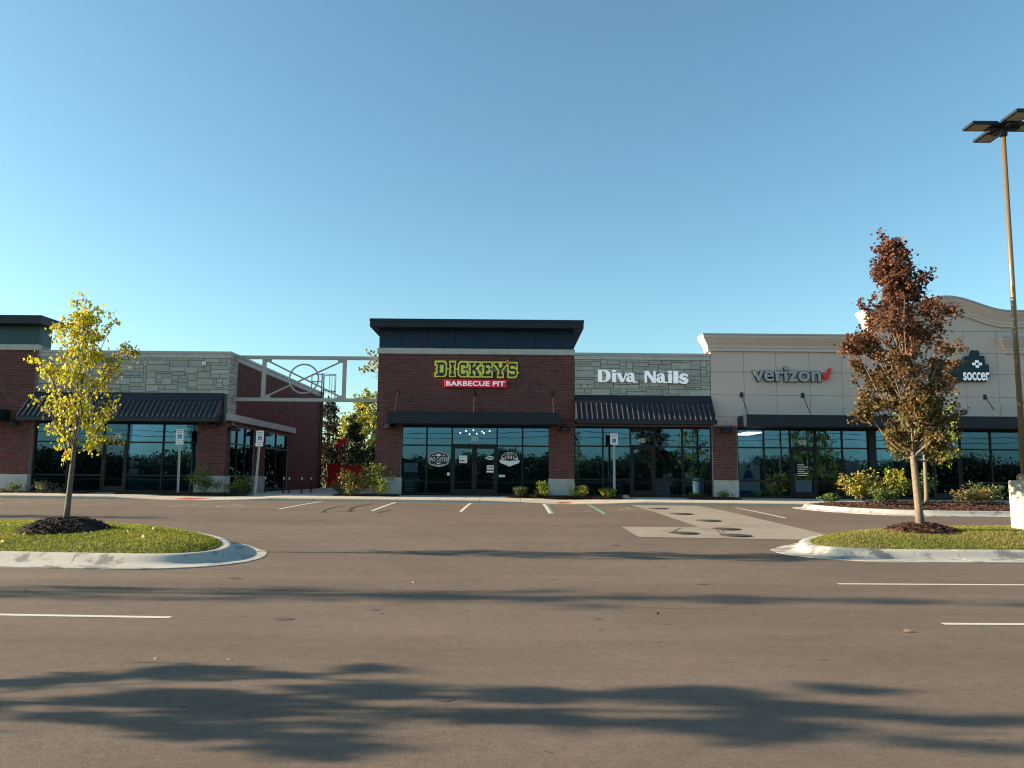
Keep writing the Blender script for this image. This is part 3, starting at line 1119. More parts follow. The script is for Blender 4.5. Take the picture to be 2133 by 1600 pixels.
def awning(root, x0, x1, zt, seed, endcap=True):
    """standing-seam metal awning: sheet, seams, fascia, side panels"""
    yt, zb, yb = F - 0.02, zt - 1.02, F - 0.92
    b = MB()
    th = 0.03
    b.add([(x0, yt, zt), (x1, yt, zt), (x1, yb, zb), (x0, yb, zb), (x0, yt, zt - th), (x1, yt, zt - th), (x1, yb + 0.01, zb - th),
           (x0, yb + 0.01, zb - th)], [(0, 1, 2, 3), (7, 6, 5, 4), (0, 3, 7, 4), (1, 5, 6, 2), (3, 2, 6, 7), (0, 4, 5, 1)])
    b.build('awning_sheet', 'awning_metal', root)
    d = Vector((0, yb - yt, zb - zt))
    nrm = Vector((0, zb - zt, yt - yb)).normalized()
    if nrm.z < 0:
        nrm = -nrm
    # head flashing over the upper third of the sheet
    p0, p1 = Vector((0, yt, zt)), Vector((0, yt, zt)) + d * 0.27
    o1 = nrm * 0.012
    b = MB()
    b.add([(x0 - 0.01, p0.y, p0.z + 0.06), (x1 + 0.01, p0.y, p0.z + 0.06), (x1 + 0.01, p1.y + o1.y, p1.z + o1.z), (x0 - 0.01, p1.y + o1.y, p1.z + o1.z),
           (x0 - 0.01, p0.y, p0.z), (x1 + 0.01, p0.y, p0.z), (x1 + 0.01, p1.y, p1.z), (x0 - 0.01, p1.y, p1.z)],
          [(0, 1, 2, 3), (7, 6, 5, 4), (0, 3, 7, 4), (1, 5, 6, 2), (3, 2, 6, 7), (0, 4, 5, 1)])
    b.build('awning_flashing', 'awning_metal', root)
    n_ = round((x1 - x0) / 0.205)
    a, c = Vector((0, yt, zt)) + d * 0.285, Vector((0, yt, zt)) + d * 0.985
    me = None
    for i in range(n_ + 1):
        x = x0 + 0.012 + (x1 - x0 - 0.024) * i / n_
        b = MB()
        h, w = nrm * 0.042, 0.014
        q = [(x - w, a.y, a.z), (x + w, a.y, a.z), (x + w, c.y, c.z), (x - w, c.y, c.z)]
        q2 = [(p[0], p[1] + h.y, p[2] + h.z) for p in q]
        q2[0], q2[1] = (q2[0][0], q2[0][1] + d.y * 0.02, q2[0][2] + d.z * 0.02), (q2[1][0], q2[1][1] + d.y * 0.02, q2[1][2] + d.z * 0.02)
        b.add(q + q2, [(0, 3, 2, 1), (4, 5, 6, 7), (0, 1, 5, 4), (1, 2, 6, 5), (2, 3, 7, 6), (3, 0, 4, 7)])
        b.build('awning_seam', 'seam_metal', root)
    MB().box(x0 - 0.006, x1 + 0.006, yb - 0.03, yb + 0.02, zb - 0.14, zb - 0.005).build('awning_fascia', 'awning_metal', root)
    MB().box(x0, x1, yb + 0.02, F - 0.02, zb - 0.13, zb - 0.10).build('awning_soffit', 'awning_metal', root)
    for xa in (x0, x1):
        s = 1 if xa == x1 else -1
        b = MB()
        pts = [(yt, zt), (yb, zb), (yb, zb - 0.1), (yt, zb - 0.1)]
        b.add([(xa + s * 0.002, y, z) for y, z in pts] + [(xa + s * 0.014, y, z) for y, z in pts],
              [(0, 1, 2, 3), (7, 6, 5, 4), (0, 4, 5, 1), (1, 5, 6, 2), (2, 6, 7, 3), (3, 7, 4, 0)])
        b.build('awning_end', 'awning_metal', root)


def flat_canopy(root, x0, x1, rods, zt=3.98, zb=3.53, yf=29.8):
    b = MB()
    b.box(x0, x1, yf, yf + 0.05, zb, zt)                      # fascia channel
    b.box(x0, x0 + 0.05, yf + 0.05, F - 0.003, zb, zt)
    b.box(x1 - 0.05, x1, yf + 0.05, F - 0.003, zb, zt)
    b.box(x0 - 0.012, x1 + 0.012, yf - 0.012, yf + 0.06, zt - 0.04, zt + 0.006)
    b.box(x0 - 0.010, x1 + 0.010, yf - 0.010, yf + 0.06, zb - 0.004, zb + 0.05)
    b.build('canopy_fascia', 'dark_metal', root)
    MB().box(x0 + 0.05, x1 - 0.05, yf + 0.05, F - 0.003, zt - 0.16, zt - 0.10).build('canopy_deck', 'dark_metal', root)
    MB().box(x0 + 0.05, x1 - 0.05, yf + 0.05, F - 0.003, zb + 0.02, zb + 0.05).build('canopy_soffit', 'dark_metal', root)
    for x, m in rods:
        b = MB()
        p0, p1 = Vector((x, F - 0.01, 4.88)), Vector((x, yf + 0.38, zt))
        b.tube([p0, p1], 0.016, 6)
        b.tube([p0.lerp(p1, 0.02), p0.lerp(p1, 0.12)], 0.03, 6)
        b.tube([p0.lerp(p1, 0.45), p0.lerp(p1, 0.58)], 0.022, 6)
        b.box(x - 0.07, x + 0.07, F - 0.014, F - 0.002, 4.78, 4.98)
        b.box(x - 0.10, x + 0.10, yf + 0.30, yf + 0.46, zt - 0.10, zt + 0.008)
        b.build('tie_rod', m, root)


def top_cornice(root, x0, x1, yb=BK, z0=7.46, z1=7.78, yf=30.45):
    b = MB()
    b.box(x0, x1, yf, yb, z0, z1)
    b.build('cornice', 'dark_metal', root)
    b = MB()
    b.box(x0 - 0.015, x1 + 0.015, yf - 0.015, yb + 0.015, z1 - 0.09, z1 + 0.012)
    b.build('cornice_cap', 'dark_metal', root)


def pier_base(root, x0, x1, y0=None, sides=(True, True)):
    y0 = F - 0.035 if y0 is None else y0
    MB().box(x0 - (0.035 if sides[0] else 0), x1 + (0.035 if sides[1] else 0), y0, F + 0.30, 0.45, 1.43).build('base_stone', 'limestone', root, bevel=0.008)


ZS = [FZ + 0.03, 2.73, 3.53]
ZL = [FZ + 0.03, 1.42, 2.75, 3.53]

# ------------------------------------------------------------------ brick corner shop in the middle
A = thing('brick_shop', (-1.46, F, FZ), 'dark red brick shop with flat dark cornice and double glass doors, in the centre', 'building')
ax0, ax1, ao0, ao1 = -5.46, 2.53, -4.43, 1.53
w = MB()
w.box(ax0, ao0, F + 0.012, F + 0.31, 0.45, 3.56)
w.box(ao1, ax1, F + 0.012, F + 0.31, 0.45, 3.56)
w.box(ax0, ax1, F + 0.012, F + 0.31, 3.56, 6.44)
w.box(ax0, ax1, F + 0.16, F + 0.31, 6.44, 7.455)
w.build('wall', 'mortar', A)
bricks('brickwork', [(ax0, ao0, 1.4217, 3.5885), (ao1, ax1, 1.4217, 3.5885), (ax0, ax1, 3.5885, 6.44)], A, front, 3)
shell(A, ax0, ax1, 5.9)
w = MB()
w.box(ax0, ax0 + 0.25, F + 0.32, 36, 6.3, 7.455)
w.box(ax1 - 0.25, ax1, F + 0.32, 36, 6.3, 7.455)
w.box(ax0 + 0.25, ax1 - 0.25, 35.75, 36, 6.3, 7.455)
w.build('tower_wall', 'slate_panel', A)
pier_base(A, ax0, ao0)
pier_base(A, ao1, ax1, sides=(True, False))
band(A, ax0 - 0.05, ax1 + 0.03, F - 0.06, F + 0.16, 6.443, 6.67, 1.33)
pw = (ax1 - ax0) / 7.3
for i in range(8):
    a, c = ax0 + (i - 0.15) * pw, ax0 + (i + 0.85) * pw
    a, c = max(a, ax0), min(c, ax1)
    MB().box(a + 0.008, c - 0.008, F + 0.06, F + 0.159, 6.675, 7.455).build('wall_panel', 'slate_panel', A)
top_cornice(A, -5.75, 2.87, yb=36.5)
AX = [-4.43, -3.42, -2.40, -0.58, 0.45, 1.53]
storefront(A, front, AX, ZS, doors=(2,))
MB().box(ao0, ao1, F + 0.02, F + 0.30, 3.532, 3.56).build('lintel', 'frame_metal', A)
flat_canopy(A, -4.84, 1.85, [(-4.62, 'ladder_paint'), (-1.5, 'ladder_paint'), (1.66, 'ladder_paint')])

# ------------------------------------------------------------------ stone-fronted shop right of it
B = thing('stone_shop', (5.3, F, FZ), 'grey stone fronted shop with black ribbed awning, right of the brick shop', 'building')
bx0, bx1 = 2.53, 8.08
w = MB()
w.box(bx0 + 0.002, bx1, F + 0.035, F + 0.31, 3.56, 6.27)
w.build('wall', 'stone_joint', B)
ashlar(B, front, bx0 + 0.02, bx1 - 0.01, 4.80, 6.27, 21)
shell(B, bx0, bx1, 5.9)
band(B, bx0 + 0.004, bx1 - 0.004, F - 0.03, F + 0.31, 6.273, 6.43, 1.2)
band(B, bx0 + 0.004, bx1 + 0.02, F - 0.055, F + 0.35, 6.434, 6.55, 2.9, 'coping', 'coping_metal')
storefront(B, front, [2.55, 3.69, 4.81, 5.77, 6.90, 8.06], ZL, doors=(2,))
awning(B, 2.56, 8.06, 4.76, 4)

# ------------------------------------------------------------------ stucco shops on the right
C = thing('stucco_shop', (11.3, F, FZ), 'beige stucco shop with flat moulded cornice and dark canopy', 'building')
Dh = thing('arched_stucco_shop', (17.7, F, FZ), 'tall beige stucco shop with arched cornice behind the red-brown tree', 'building')
cx0, cx1, cm = 8.08, 27.0, 14.45


def panels(root, us, zs):
    for a, c in zip(us[:-1], us[1:]):
        for z0, z1 in zip(zs[:-1], zs[1:]):
            MB(front).chip(a + 0.006, c - 0.006, z0 + 0.006, z1 - 0.006, 0.0, 0.02, 0.004).build('stucco_panel', 'stucco', root)


PZ = [3.62, 4.0, 4.87, 5.81, 6.66]
w = MB()
w.box(cx0, cm, F + 0.02, F + 0.31, 3.56, 6.66)
w.box(cx0, 9.10, F + 0.012, F + 0.31, 0.45, 3.56)
w.build('wall', 'stucco_joint', C)
panels(C, [cx0, 9.44, 10.76, 12.11, 13.43, cm], PZ)
bricks('brickwork', [(cx0 + 0.02, 9.08, 1.4217, 3.60)], C, front, 5)
pier_base(C, cx0 + 0.04, 9.08, sides=(False, True))
shell(C, cx0, cm, 6.2, 'stucco')
storefront(C, front, [9.12, 10.19, 11.26, 12.29, 13.36, 14.41], ZL, doors=(2,))
MB().box(14.41, 14.70, F + 0.02, F + 0.30, 0.45, 3.56).build('column', 'frame_metal', C)


def cornice_rings(x0, x1, prof, yb=F + 0.6):
    return [[(x0 - o, F - o, z), (x1 + o, F - o, z), (x1 + o, yb, z), (x0 - o, yb, z)] for o, z in prof]


CP = [(0.002, 6.655), (0.10, 6.66), (0.10, 6.78), (0.13, 6.80), (0.13, 6.88), (0.34, 7.20), (0.34, 7.27)]
MB().loft(cornice_rings(cx0, cm + 0.05, CP)).build('cornice', 'stucco', C)
MB().loft(cornice_rings(cx0, cm + 0.05, [(0.35, 7.272), (0.37, 7.28), (0.37, 7.34), (0.30, 7.36)])).build('coping', 'coping_metal', C)

w = MB()
w.box(cm, 21.0, F + 0.02, F + 0.31, 3.56, 6.66)
w.box(14.73, 20.99, F + 0.02, F + 0.31, 6.66, 7.75)
w.box(21.0, cx1, F + 0.02, F + 0.31, 0.45, 6.66)
w.box(20.60, 21.0, F + 0.02, F + 0.31, 0.45, 3.56)
w.build('wall', 'stucco_joint', Dh)
panels(Dh, [cm, 15.8, 17.13, 18.46, 19.8, 21.0], PZ)
panels(Dh, [14.73, 15.8, 17.13, 18.46, 19.8, 21.0], [6.66, 7.58])
panels(Dh, [21.0, 22.35, 23.7, 25.0, 27.0], PZ)


def arch_z(x):
    t = (x - 17.7) / 2.55
    return 8.40 + (0.58 * (1 + math.cos(math.pi * t)) / 2 if abs(t) < 1 else 0.0)


xs = [14.25] + [14.45 + i * 0.2 for i in range(33)] + [21.05]
AP = [(0.002, -0.66), (0.10, -0.655), (0.10, -0.54), (0.13, -0.52), (0.13, -0.44), (0.34, -0.11), (0.34, -0.06)]


def arch_sweep(prof, xl, xr):
    b = MB()
    sts = [x for x in xs if xl < x < xr]
    vs, fs = [], []
    cols = []
    for o, dz in prof:
        row = [(xl - o, F + 0.6, arch_z(xl) + dz), (xl - o, F - o, arch_z(xl) + dz)] + [(x, F - o, arch_z(x) + dz) for x in sts] + \
              [(xr + o, F - o, arch_z(xr) + dz), (xr + o, F + 0.6, arch_z(xr) + dz)]
        cols.append(row)
    n_ = len(cols[0])
    for row in cols:
        vs += row
    for i in range(len(cols) - 1):
        for k in range(n_ - 1):
            fs.append((i * n_ + k, i * n_ + k + 1, (i + 1) * n_ + k + 1, (i + 1) * n_ + k))
    top = (len(cols) - 1) * n_
    for k in range(1, n_ - 2):
        pass
    # roof side: back row at y = F + 0.6 along the arch
    back = [(x, F + 0.6, z) for x, y, z in cols[-1][1:-1]]
    m0 = len(vs)
    vs += back
    for k in range(len(back) - 1):
        fs.append((top + 1 + k, top + 2 + k, m0 + k + 1, m0 + k))
    b.add(vs, fs)
    return b


arch_sweep(AP, 14.72, 21.0).build('cornice', 'stucco', Dh)
arch_sweep([(0.35, -0.058), (0.37, -0.05), (0.37, 0.01), (0.30, 0.03)], 14.72, 21.0).build('coping', 'coping_metal', Dh)
# wall face between the panels and the arch
b = MB()
st = [14.73 + (21.0 - 14.73) * i / 30 for i in range(31)]
b.prism([(x, 7.59) for x in (14.73, 20.994)] + [(min(max(x, 14.73), 20.994), arch_z(x) - 0.64) for x in reversed(st)], F + 0.001, F + 0.30)
b.build('arch_face', 'stucco', Dh)
MB().loft(cornice_rings(20.17, 27, CP)).build('lower_cornice', 'stucco', Dh)
MB().loft(cornice_rings(20.17, 27, [(0.35, 7.272), (0.37, 7.28), (0.37, 7.34), (0.30, 7.36)])).build('coping', 'coping_metal', Dh)
shell(Dh, cm, cx1, 6.2, 'stucco')
w = MB()
w.box(14.73, 20.99, F + 0.33, F + 0.59, 6.6, 7.70)
w.build('parapet_back', 'stucco', Dh)
storefront(Dh, front, [14.70, 15.83, 16.97, 18.12, 19.36, 20.58], ZL, doors=(2,))
flat_canopy(C, 9.13, 14.44, [(9.32, 'lamp_black'), (11.80, 'lamp_black'), (14.2, 'lamp_black')])
flat_canopy(Dh, 14.46, 26.0, [(16.75, 'lamp_black'), (19.2, 'lamp_black'), (20.6, 'lamp_black')])

# ------------------------------------------------------------------ left building: stone shop and brick corner
G = thing('stone_corner_shop', (-15.4, F, FZ), 'grey stone fronted corner shop with dark ribbed awning, left of the passage', 'building')
gx0, gx1 = -19.30, -11.50
GB = 46.6
w = MB()
w.box(gx0, gx1 - 0.035, F + 0.035, F + 0.31, 3.56, 6.19)
w.build('wall', 'stone_joint', G)
w = MB()
w.box(-12.66, gx1 - 0.012, F + 0.012, F + 0.31, 0.45, 3.56)
# wall towards the passage, with two glazed openings
for y0, y1, z0, z1 in ((F + 0.31, 31.55, 0.45, 6.19), (31.55, 34.5, 3.5, 6.19), (34.5, 36.05, 0.45, 6.19), (36.05, 39.7, 3.5, 6.19), (39.7, GB, 0.45, 6.19)):
    w.box(gx1 - 0.30, gx1 - 0.012 if y0 > F + 0.4 else gx1 - 0.036, y0, y1, z0, z1)
w.build('brick_backing', 'mortar', G)
bricks('brickwork', [(-12.66, gx1, 1.4217, 3.58)], G, front, 6)
bricks('brickwork', [(F + 0.004, 31.55, 1.4217, 3.66), (34.5, 36.05, 1.4217, 3.5208), (39.7, GB, 0.5, 3.5208), (31.92, GB, 3.5208, 6.19)], G, east, 7)
pier_base(G, -12.66, gx1 + 0.0)
MB().box(gx1 - 0.3, gx1 + 0.035, F + 0.31, 31.57, 0.45, 1.43).build('base_stone', 'limestone', G)
MB().box(gx1 - 0.3, gx1 + 0.035, 34.48, 36.07, 0.45, 1.43).build('base_stone', 'limestone', G)
ashlar(G, front, gx0 + 0.01, gx1 - 0.002, 4.72, 6.19, 31)
ashlar(G, east, F + 0.01, 31.92, 3.94, 6.19, 33)
band(G, gx0 + 0.004, gx1 + 0.03, F - 0.03, F + 0.31, 6.193, 6.36, 1.05)
band(G, gx0 + 0.004, gx1 + 0.055, F - 0.055, F + 0.35, 6.363, 6.47, 3.9, 'coping', 'coping_metal')
MB().box(gx1 - 0.30, gx1 + 0.03, F + 0.313, 31.95, 6.193, 6.36).build('cap_stone', 'limestone', G)
MB().box(gx1 - 0.34, gx1 + 0.055, F + 0.353, GB + 0.05, 6.363, 6.47).build('coping', 'coping_metal', G)
MB().box(gx1 - 0.30, gx1 + 0.012, 31.953, GB, 6.193, 6.36).build('fascia_board', 'coping_metal', G)
MB().box(gx1 - 0.02, gx1 + 0.16, F - 0.10, 40.4, 3.66, 3.93).build('band_course', 'limestone', G)
b = MB()
b.box(gx0, gx0 + 0.25, F + 0.32, GB, 0.3, 6.3)
b.box(gx0 + 0.25, gx1 - 0.31, GB - 0.25, GB, 0.3, 6.3)
b.build('side_wall', 'brick_wall', G)
MB().box(gx0 + 0.25, gx1 - 0.31, F + 0.32, GB - 0.25, 5.6, 5.9).build('roof', 'roof_membrane', G)
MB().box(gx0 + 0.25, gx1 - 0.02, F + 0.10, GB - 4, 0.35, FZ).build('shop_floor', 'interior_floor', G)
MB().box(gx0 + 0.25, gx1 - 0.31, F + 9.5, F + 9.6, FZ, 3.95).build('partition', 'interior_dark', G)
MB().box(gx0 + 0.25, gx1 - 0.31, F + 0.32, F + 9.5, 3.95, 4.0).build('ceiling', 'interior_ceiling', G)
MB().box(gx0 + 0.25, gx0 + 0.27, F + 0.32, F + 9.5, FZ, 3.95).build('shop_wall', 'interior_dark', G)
storefront(G, front, [-19.22, -17.86, -16.46, -15.50, -14.06, -12.66], ZL, doors=(2,))
storefront(G, east, [31.55, 32.5, 33.5, 34.5], ZL)
storefront(G, east, [36.05, 37.9, 39.7], [FZ + 0.03, 2.75, 3.5])
awning(G, -19.42, -11.66, 4.70, 9)
# expansion joint on the passage wall
MB().box(gx1 - 0.004, gx1 + 0.003, 42.6, 42.62, 0.7, 6.18).build('expansion_joint', 'stone_joint', G)

H_ = thing('brick_tower_shop', (-22.5, F, FZ), 'dark red brick shop with slate panels, at the left edge', 'building')
hx0, hx1 = -27.0, -19.31
w = MB()
w.box(-20.62, hx1, F - 0.10, F + 0.31, 0.45, 3.56)
w.box(hx0, hx1, F - 0.10, F + 0.31, 3.56, 6.44)
w.box(hx0, hx1, F + 0.05, F + 0.75, 6.44, 7.455)
w.build('wall', 'mortar', H_)


def front_h(u, v, z):
    return (u, F - 0.112 + v, z)


bricks('brickwork', [(-20.62, hx1, 1.4217, 3.5885), (-24.0, hx1, 3.5885, 6.44)], H_, front_h, 8)
shell(H_, hx0, hx1, 5.7)
MB().box(hx1 - 0.3, hx1 + 0.006, F + 0.05, F + 0.76, 6.675, 7.455).build('wall_panel', 'hazed_slate_panel', H_)
MB().box(-20.655, hx1 + 0.02, F - 0.147, F + 0.10, 0.45, 1.43).build('base_stone', 'limestone', H_, bevel=0.008)
band(H_, hx0, hx1 + 0.05, F - 0.17, F + 0.05, 6.443, 6.67, 1.5)
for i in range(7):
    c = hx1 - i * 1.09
    MB().box(c - 1.082, c - 0.002, F - 0.05, F + 0.049, 6.675, 7.455).build('wall_panel', 'hazed_slate_panel', H_)
top_cornice(H_, hx0 - 0.3, -18.98, yf=30.4, yb=31.95)
storefront(H_, front_h, [-25.0, -23.9, -22.8, -21.7, -20.62], ZL)
flat_canopy(H_, -26.5, -20.2, [(-22.6, 'ladder_paint'), (-21.0, 'ladder_paint')])

# ------------------------------------------------------------------ truss arch over the passage
T = thing('passage_truss', (-8.5, 31.45, 4.5), 'pale grey steel truss with ring and crossed braces over the passage', 'truss')
yt0, yt1 = 31.38, 31.52
MB().box(-11.46, -5.47, yt0, yt1, 6.24, 6.38).build('top_beam', 'truss_paint', T)
MB().box(-11.46, -5.47, yt0, yt1, 4.49, 4.63).build('bottom_beam', 'truss_paint', T)
for x in (-10.24, -6.92):
    MB().box(x - 0.075, x + 0.075, yt0 + 0.01, yt1 - 0.01, 4.632, 6.238).build('post', 'truss_paint', T)
tc_, rr = (-8.58, 5.43), 0.60
for (xa, za), (xb, zb) in (((-10.10, 6.17), (-7.06, 4.70)), ((-10.10, 4.70), (-7.06, 6.17))):
    dy = 0.0 if za > zb else 0.012
    MB().tube([(xa, 31.45 + dy, za), (xb, 31.45 + dy, zb)], 0.035, 8).build('brace', 'truss_paint', T)
ring = MB()
pts = [(tc_[0] + rr * math.cos(a * math.pi / 18), 31.42, tc_[1] + rr * math.sin(a * math.pi / 18)) for a in range(37)]
ring.tube(pts, 0.034, 8, cap=False)
ring.build('ring', 'truss_paint', T, smooth=True)
for x, z in ((-10.10, 6.17), (-7.06, 6.17), (-10.10, 4.70), (-7.06, 4.70)):
    s = 1 if x < -8 else -1
    t = 1 if z > 5 else -1
    MB().prism([(x - s * 0.06, z + t * 0.065), (x + s * 0.16, z + t * 0.065), (x + s * 0.12, z - t * 0.05), (x - s * 0.06, z - t * 0.05)],
               31.40, 31.50).build('gusset', 'truss_paint', T)

# caged roof ladder at the back corner of the left building
Ld = thing('roof_ladder', (-11.2, 45.9, FZ), 'dark red caged ladder up the back of the passage wall', 'ladder')
for y in (45.7, 46.15):
    MB().box(-11.42, -11.36, y - 0.03, y + 0.03, FZ, 7.55).build('rail', 'ladder_paint', Ld)
for k in range(22):
    MB().tube([(-11.39, 45.7, 1.0 + 0.3 * k), (-11.39, 46.15, 1.0 + 0.3 * k)], 0.012, 6).build('rung', 'ladder_paint', Ld)
for z in (3.4, 4.6, 5.6, 6.5, 7.5):
    p = [(-11.36 + 0.75 * math.sin(math.pi * k / 10), 45.92 - 0.38 * math.cos(math.pi * k / 10), z) for k in range(11)]
    MB().tube(p, 0.022, 6).build('cage_hoop', 'ladder_paint', Ld)
for k in (2, 4, 5, 6, 8):
    x, y = -11.36 + 0.75 * math.sin(math.pi * k / 10), 45.92 - 0.38 * math.cos(math.pi * k / 10)
    MB().tube([(x, y, 3.4), (x, y, 7.5)], 0.016, 5).build('cage_bar', 'ladder_paint', Ld)
for z in (7.5, 7.05):
    MB().tube([(-12.0, 45.7, z), (-11.4, 45.7, z)], 0.03, 6).build('guard_rail', 'ladder_paint', Ld)
MB().tube([(-12.0, 45.7, 6.4), (-12.0, 45.7, 7.5)], 0.03, 6).build('guard_rail', 'ladder_paint', Ld)

# ------------------------------------------------------------------ wall lamps


def wall_lamp(x, z, label, y=F, side=None):
    root = thing('wall_lamp', (x, y, z), label, 'lamp', 'dome wall lamps on the shop piers')
    b = MB()
    b.tube([(x, y - 0.002, z), (x, y - 0.03, z)], 0.075, 12)
    b.build('backplate', 'lamp_black', root)
    b = MB()
    b.tube([(x, y - 0.02, z), (x, y - 0.12, z + 0.05), (x, y - 0.20, z + 0.06)], 0.018, 8)
    b.build('arm', 'lamp_black', root)
    b = MB()
    b.lathe(x, y - 0.24, [(0.235, z - 0.10), (0.24, z - 0.085), (0.225, z - 0.02), (0.17, z + 0.055), (0.09, z + 0.095), (0.03, z + 0.105)], 20)
    b.build('shade', 'lamp_black', root, smooth=True)


wall_lamp(-4.90, 3.47, 'black dome lamp on the left pier of the central brick shop')
wall_lamp(2.10, 3.45, 'black dome lamp on the right pier of the central brick shop')
wall_lamp(8.60, 3.44, 'black dome lamp on the short brick pier under the stucco wall')
wall_lamp(-19.9, 3.48, 'black dome lamp on the pier at the left edge', F - 0.112)
wall_lamp(-12.0, 3.47, 'black dome lamp on the corner pier of the left building')


def passage_lamp(y, label):
    x, z = -11.5, 3.35
    root = thing('wall_lamp', (x, y, z), label, 'lamp', 'dome wall lamps facing the passage')
    MB().tube([(x + 0.002, y, z), (x + 0.03, y, z)], 0.075, 12).build('backplate', 'lamp_black', root)
    MB().tube([(x + 0.02, y, z), (x + 0.12, y, z + 0.05), (x + 0.2, y, z + 0.06)], 0.018, 8).build('arm', 'lamp_black', root)
    MB().lathe(x + 0.24, y, [(0.235, z - 0.10), (0.24, z - 0.085), (0.225, z - 0.02), (0.17, z + 0.055), (0.09, z + 0.095), (0.03, z + 0.105)],
               20).build('shade', 'lamp_black', root, smooth=True)


passage_lamp(31.25, 'black dome lamp round the corner in the passage, nearer the street')
passage_lamp(35.3, 'black dome lamp deeper in the passage, on the middle pier')
sc_ = thing('wall_lamp', (-5.46, 33.0, 3.4), 'small dark dome lamp on the passage side of the central brick shop', 'lamp')
MB().tube([(-5.462, 33.0, 3.4), (-5.50, 33.0, 3.4)], 0.075, 12).build('backplate', 'lamp_black', sc_)
MB().lathe(-5.74, 33.0, [(0.235, 3.30), (0.24, 3.315), (0.225, 3.38), (0.17, 3.455), (0.09, 3.495), (0.03, 3.505)], 20).build('shade', 'lamp_black', sc_, smooth=True)
MB().tube([(-5.48, 33, 3.4), (-5.6, 33, 3.46), (-5.7, 33, 3.47)], 0.018, 8).build('arm', 'lamp_black', sc_)

# ------------------------------------------------------------------ lettering helpers


def curve_mesh(splines, depth, name):
    """filled flat outlines (list of closed point lists in x, z) extruded to a mesh lying in the x-z plane, front at y=0"""
    cu = bpy.data.curves.new(name, 'CURVE')
    cu.dimensions = '2D'
    cu.fill_mode = 'BOTH'
    cu.extrude = depth / 2
    for pts in splines:
        sp = cu.splines.new('POLY')
        sp.points.add(len(pts) - 1)
        for p, q in zip(sp.points, pts):
            p.co = (q[0], q[1], 0, 1)
        sp.use_cyclic_u = True
    ob = bpy.data.objects.new(name, cu)
    COL.objects.link(ob)
    bpy.context.view_layer.update()
    me = bpy.data.meshes.new_from_object(ob.evaluated_get(bpy.context.evaluated_depsgraph_get()))
    bpy.data.objects.remove(ob)
    return me


def text_mesh(s, depth, bold, name, spacing=1.0):
    cu = bpy.data.curves.new(name, 'FONT')
    cu.body = s
    cu.extrude = depth / 2
    cu.offset = bold
    cu.space_character = spacing
    cu.resolution_u = 3
    ob = bpy.data.objects.new(name, cu)
    COL.objects.link(ob)
    bpy.context.view_layer.update()
    me = bpy.data.meshes.new_from_object(ob.evaluated_get(bpy.context.evaluated_depsgraph_get()))
    bpy.data.objects.remove(ob)
    return me


def stand(me, fn, depth, xo=0, zo=0, sx=1, sz=1):
    """turn a mesh drawn in x-y into an upright one through fn(u, v, z); front face at v=-depth"""
    for v in me.vertices:
        x, y, z = v.co
        v.co = fn(xo + x * sx, -depth / 2 - z, zo + y * sz)


def put(me, name, material, parent):
    me.materials.clear()
    me.materials.append(MATS[material])
    off = wpos(parent)
    for v in me.vertices:
        v.co = Vector(v.co) - off
    return link(bpy.data.objects.new(name, me), parent)


def text_in_box(s, u0, u1, z0, z1, yface, depth, material, parent, name='lettering', bold=0.0, fn=None, spacing=1.0):
    """text scaled to a box on a wall; its back at depth yface"""
    me = text_mesh(s, depth, bold, name, spacing)
    xs_ = [v.co.x for v in me.vertices]
    ys_ = [v.co.y for v in me.vertices]
    sx, sz = (u1 - u0) / (max(xs_) - min(xs_)), (z1 - z0) / (max(ys_) - min(ys_))
    f = fn or (lambda u, v, z: (u, yface + v, z))
    stand(me, f, depth, u0 - min(xs_) * sx, z0 - min(ys_) * sz, sx, sz)
    return put(me, name, material, parent)


def shape(pts_list, y, depth, material, parent, name, T=None):
    """outline(s) given in any units, mapped by T to (x, z); back at y"""
    T = T or (lambda p: p)
    me = curve_mesh([[T(p) for p in pts] for pts in pts_list], depth, name)
    stand(me, lambda u, v, z: (u, y + v, z), depth)
    return put(me, name, material, parent)


def ell(cx, cy, rx, ry, a0, a1, n=14):
    return [(cx + rx * math.cos(R(a0 + (a1 - a0) * i / n)), cy + ry * math.sin(R(a0 + (a1 - a0) * i / n))) for i in range(n + 1)]


def ribbon(path, w):
    P = [Vector(p) for p in path]
    L_, R_ = [], []
    for i, p in enumerate(P):
        d = (P[min(i + 1, len(P) - 1)] - P[max(i - 1, 0)]).normalized()
        n_ = Vector((-d.y, d.x)) * (w[i] if hasattr(w, '__len__') else w) / 2
        L_.append(tuple(p + n_))
        R_.append(tuple(p - n_))
    return L_ + R_[::-1]


def disc(cx, cz, r, n=20, a0=0, a1=360):
    return ell(cx, cz, r, r, a0, a1 - (a1 - a0) / n if a1 - a0 == 360 else a1, n - 1)


# yellow slab-letter sign with its red strap line
K = 0.01943 / 9.27
S1 = thing('shop_sign', (-1.4, F, 5.5), 'yellow and black slab letter sign with red star on the central brick shop', 'sign')


def TD(p):
    return (-3.15 + (p[0] - 235) * K, 6.16 - (p[1] - 197) * K)


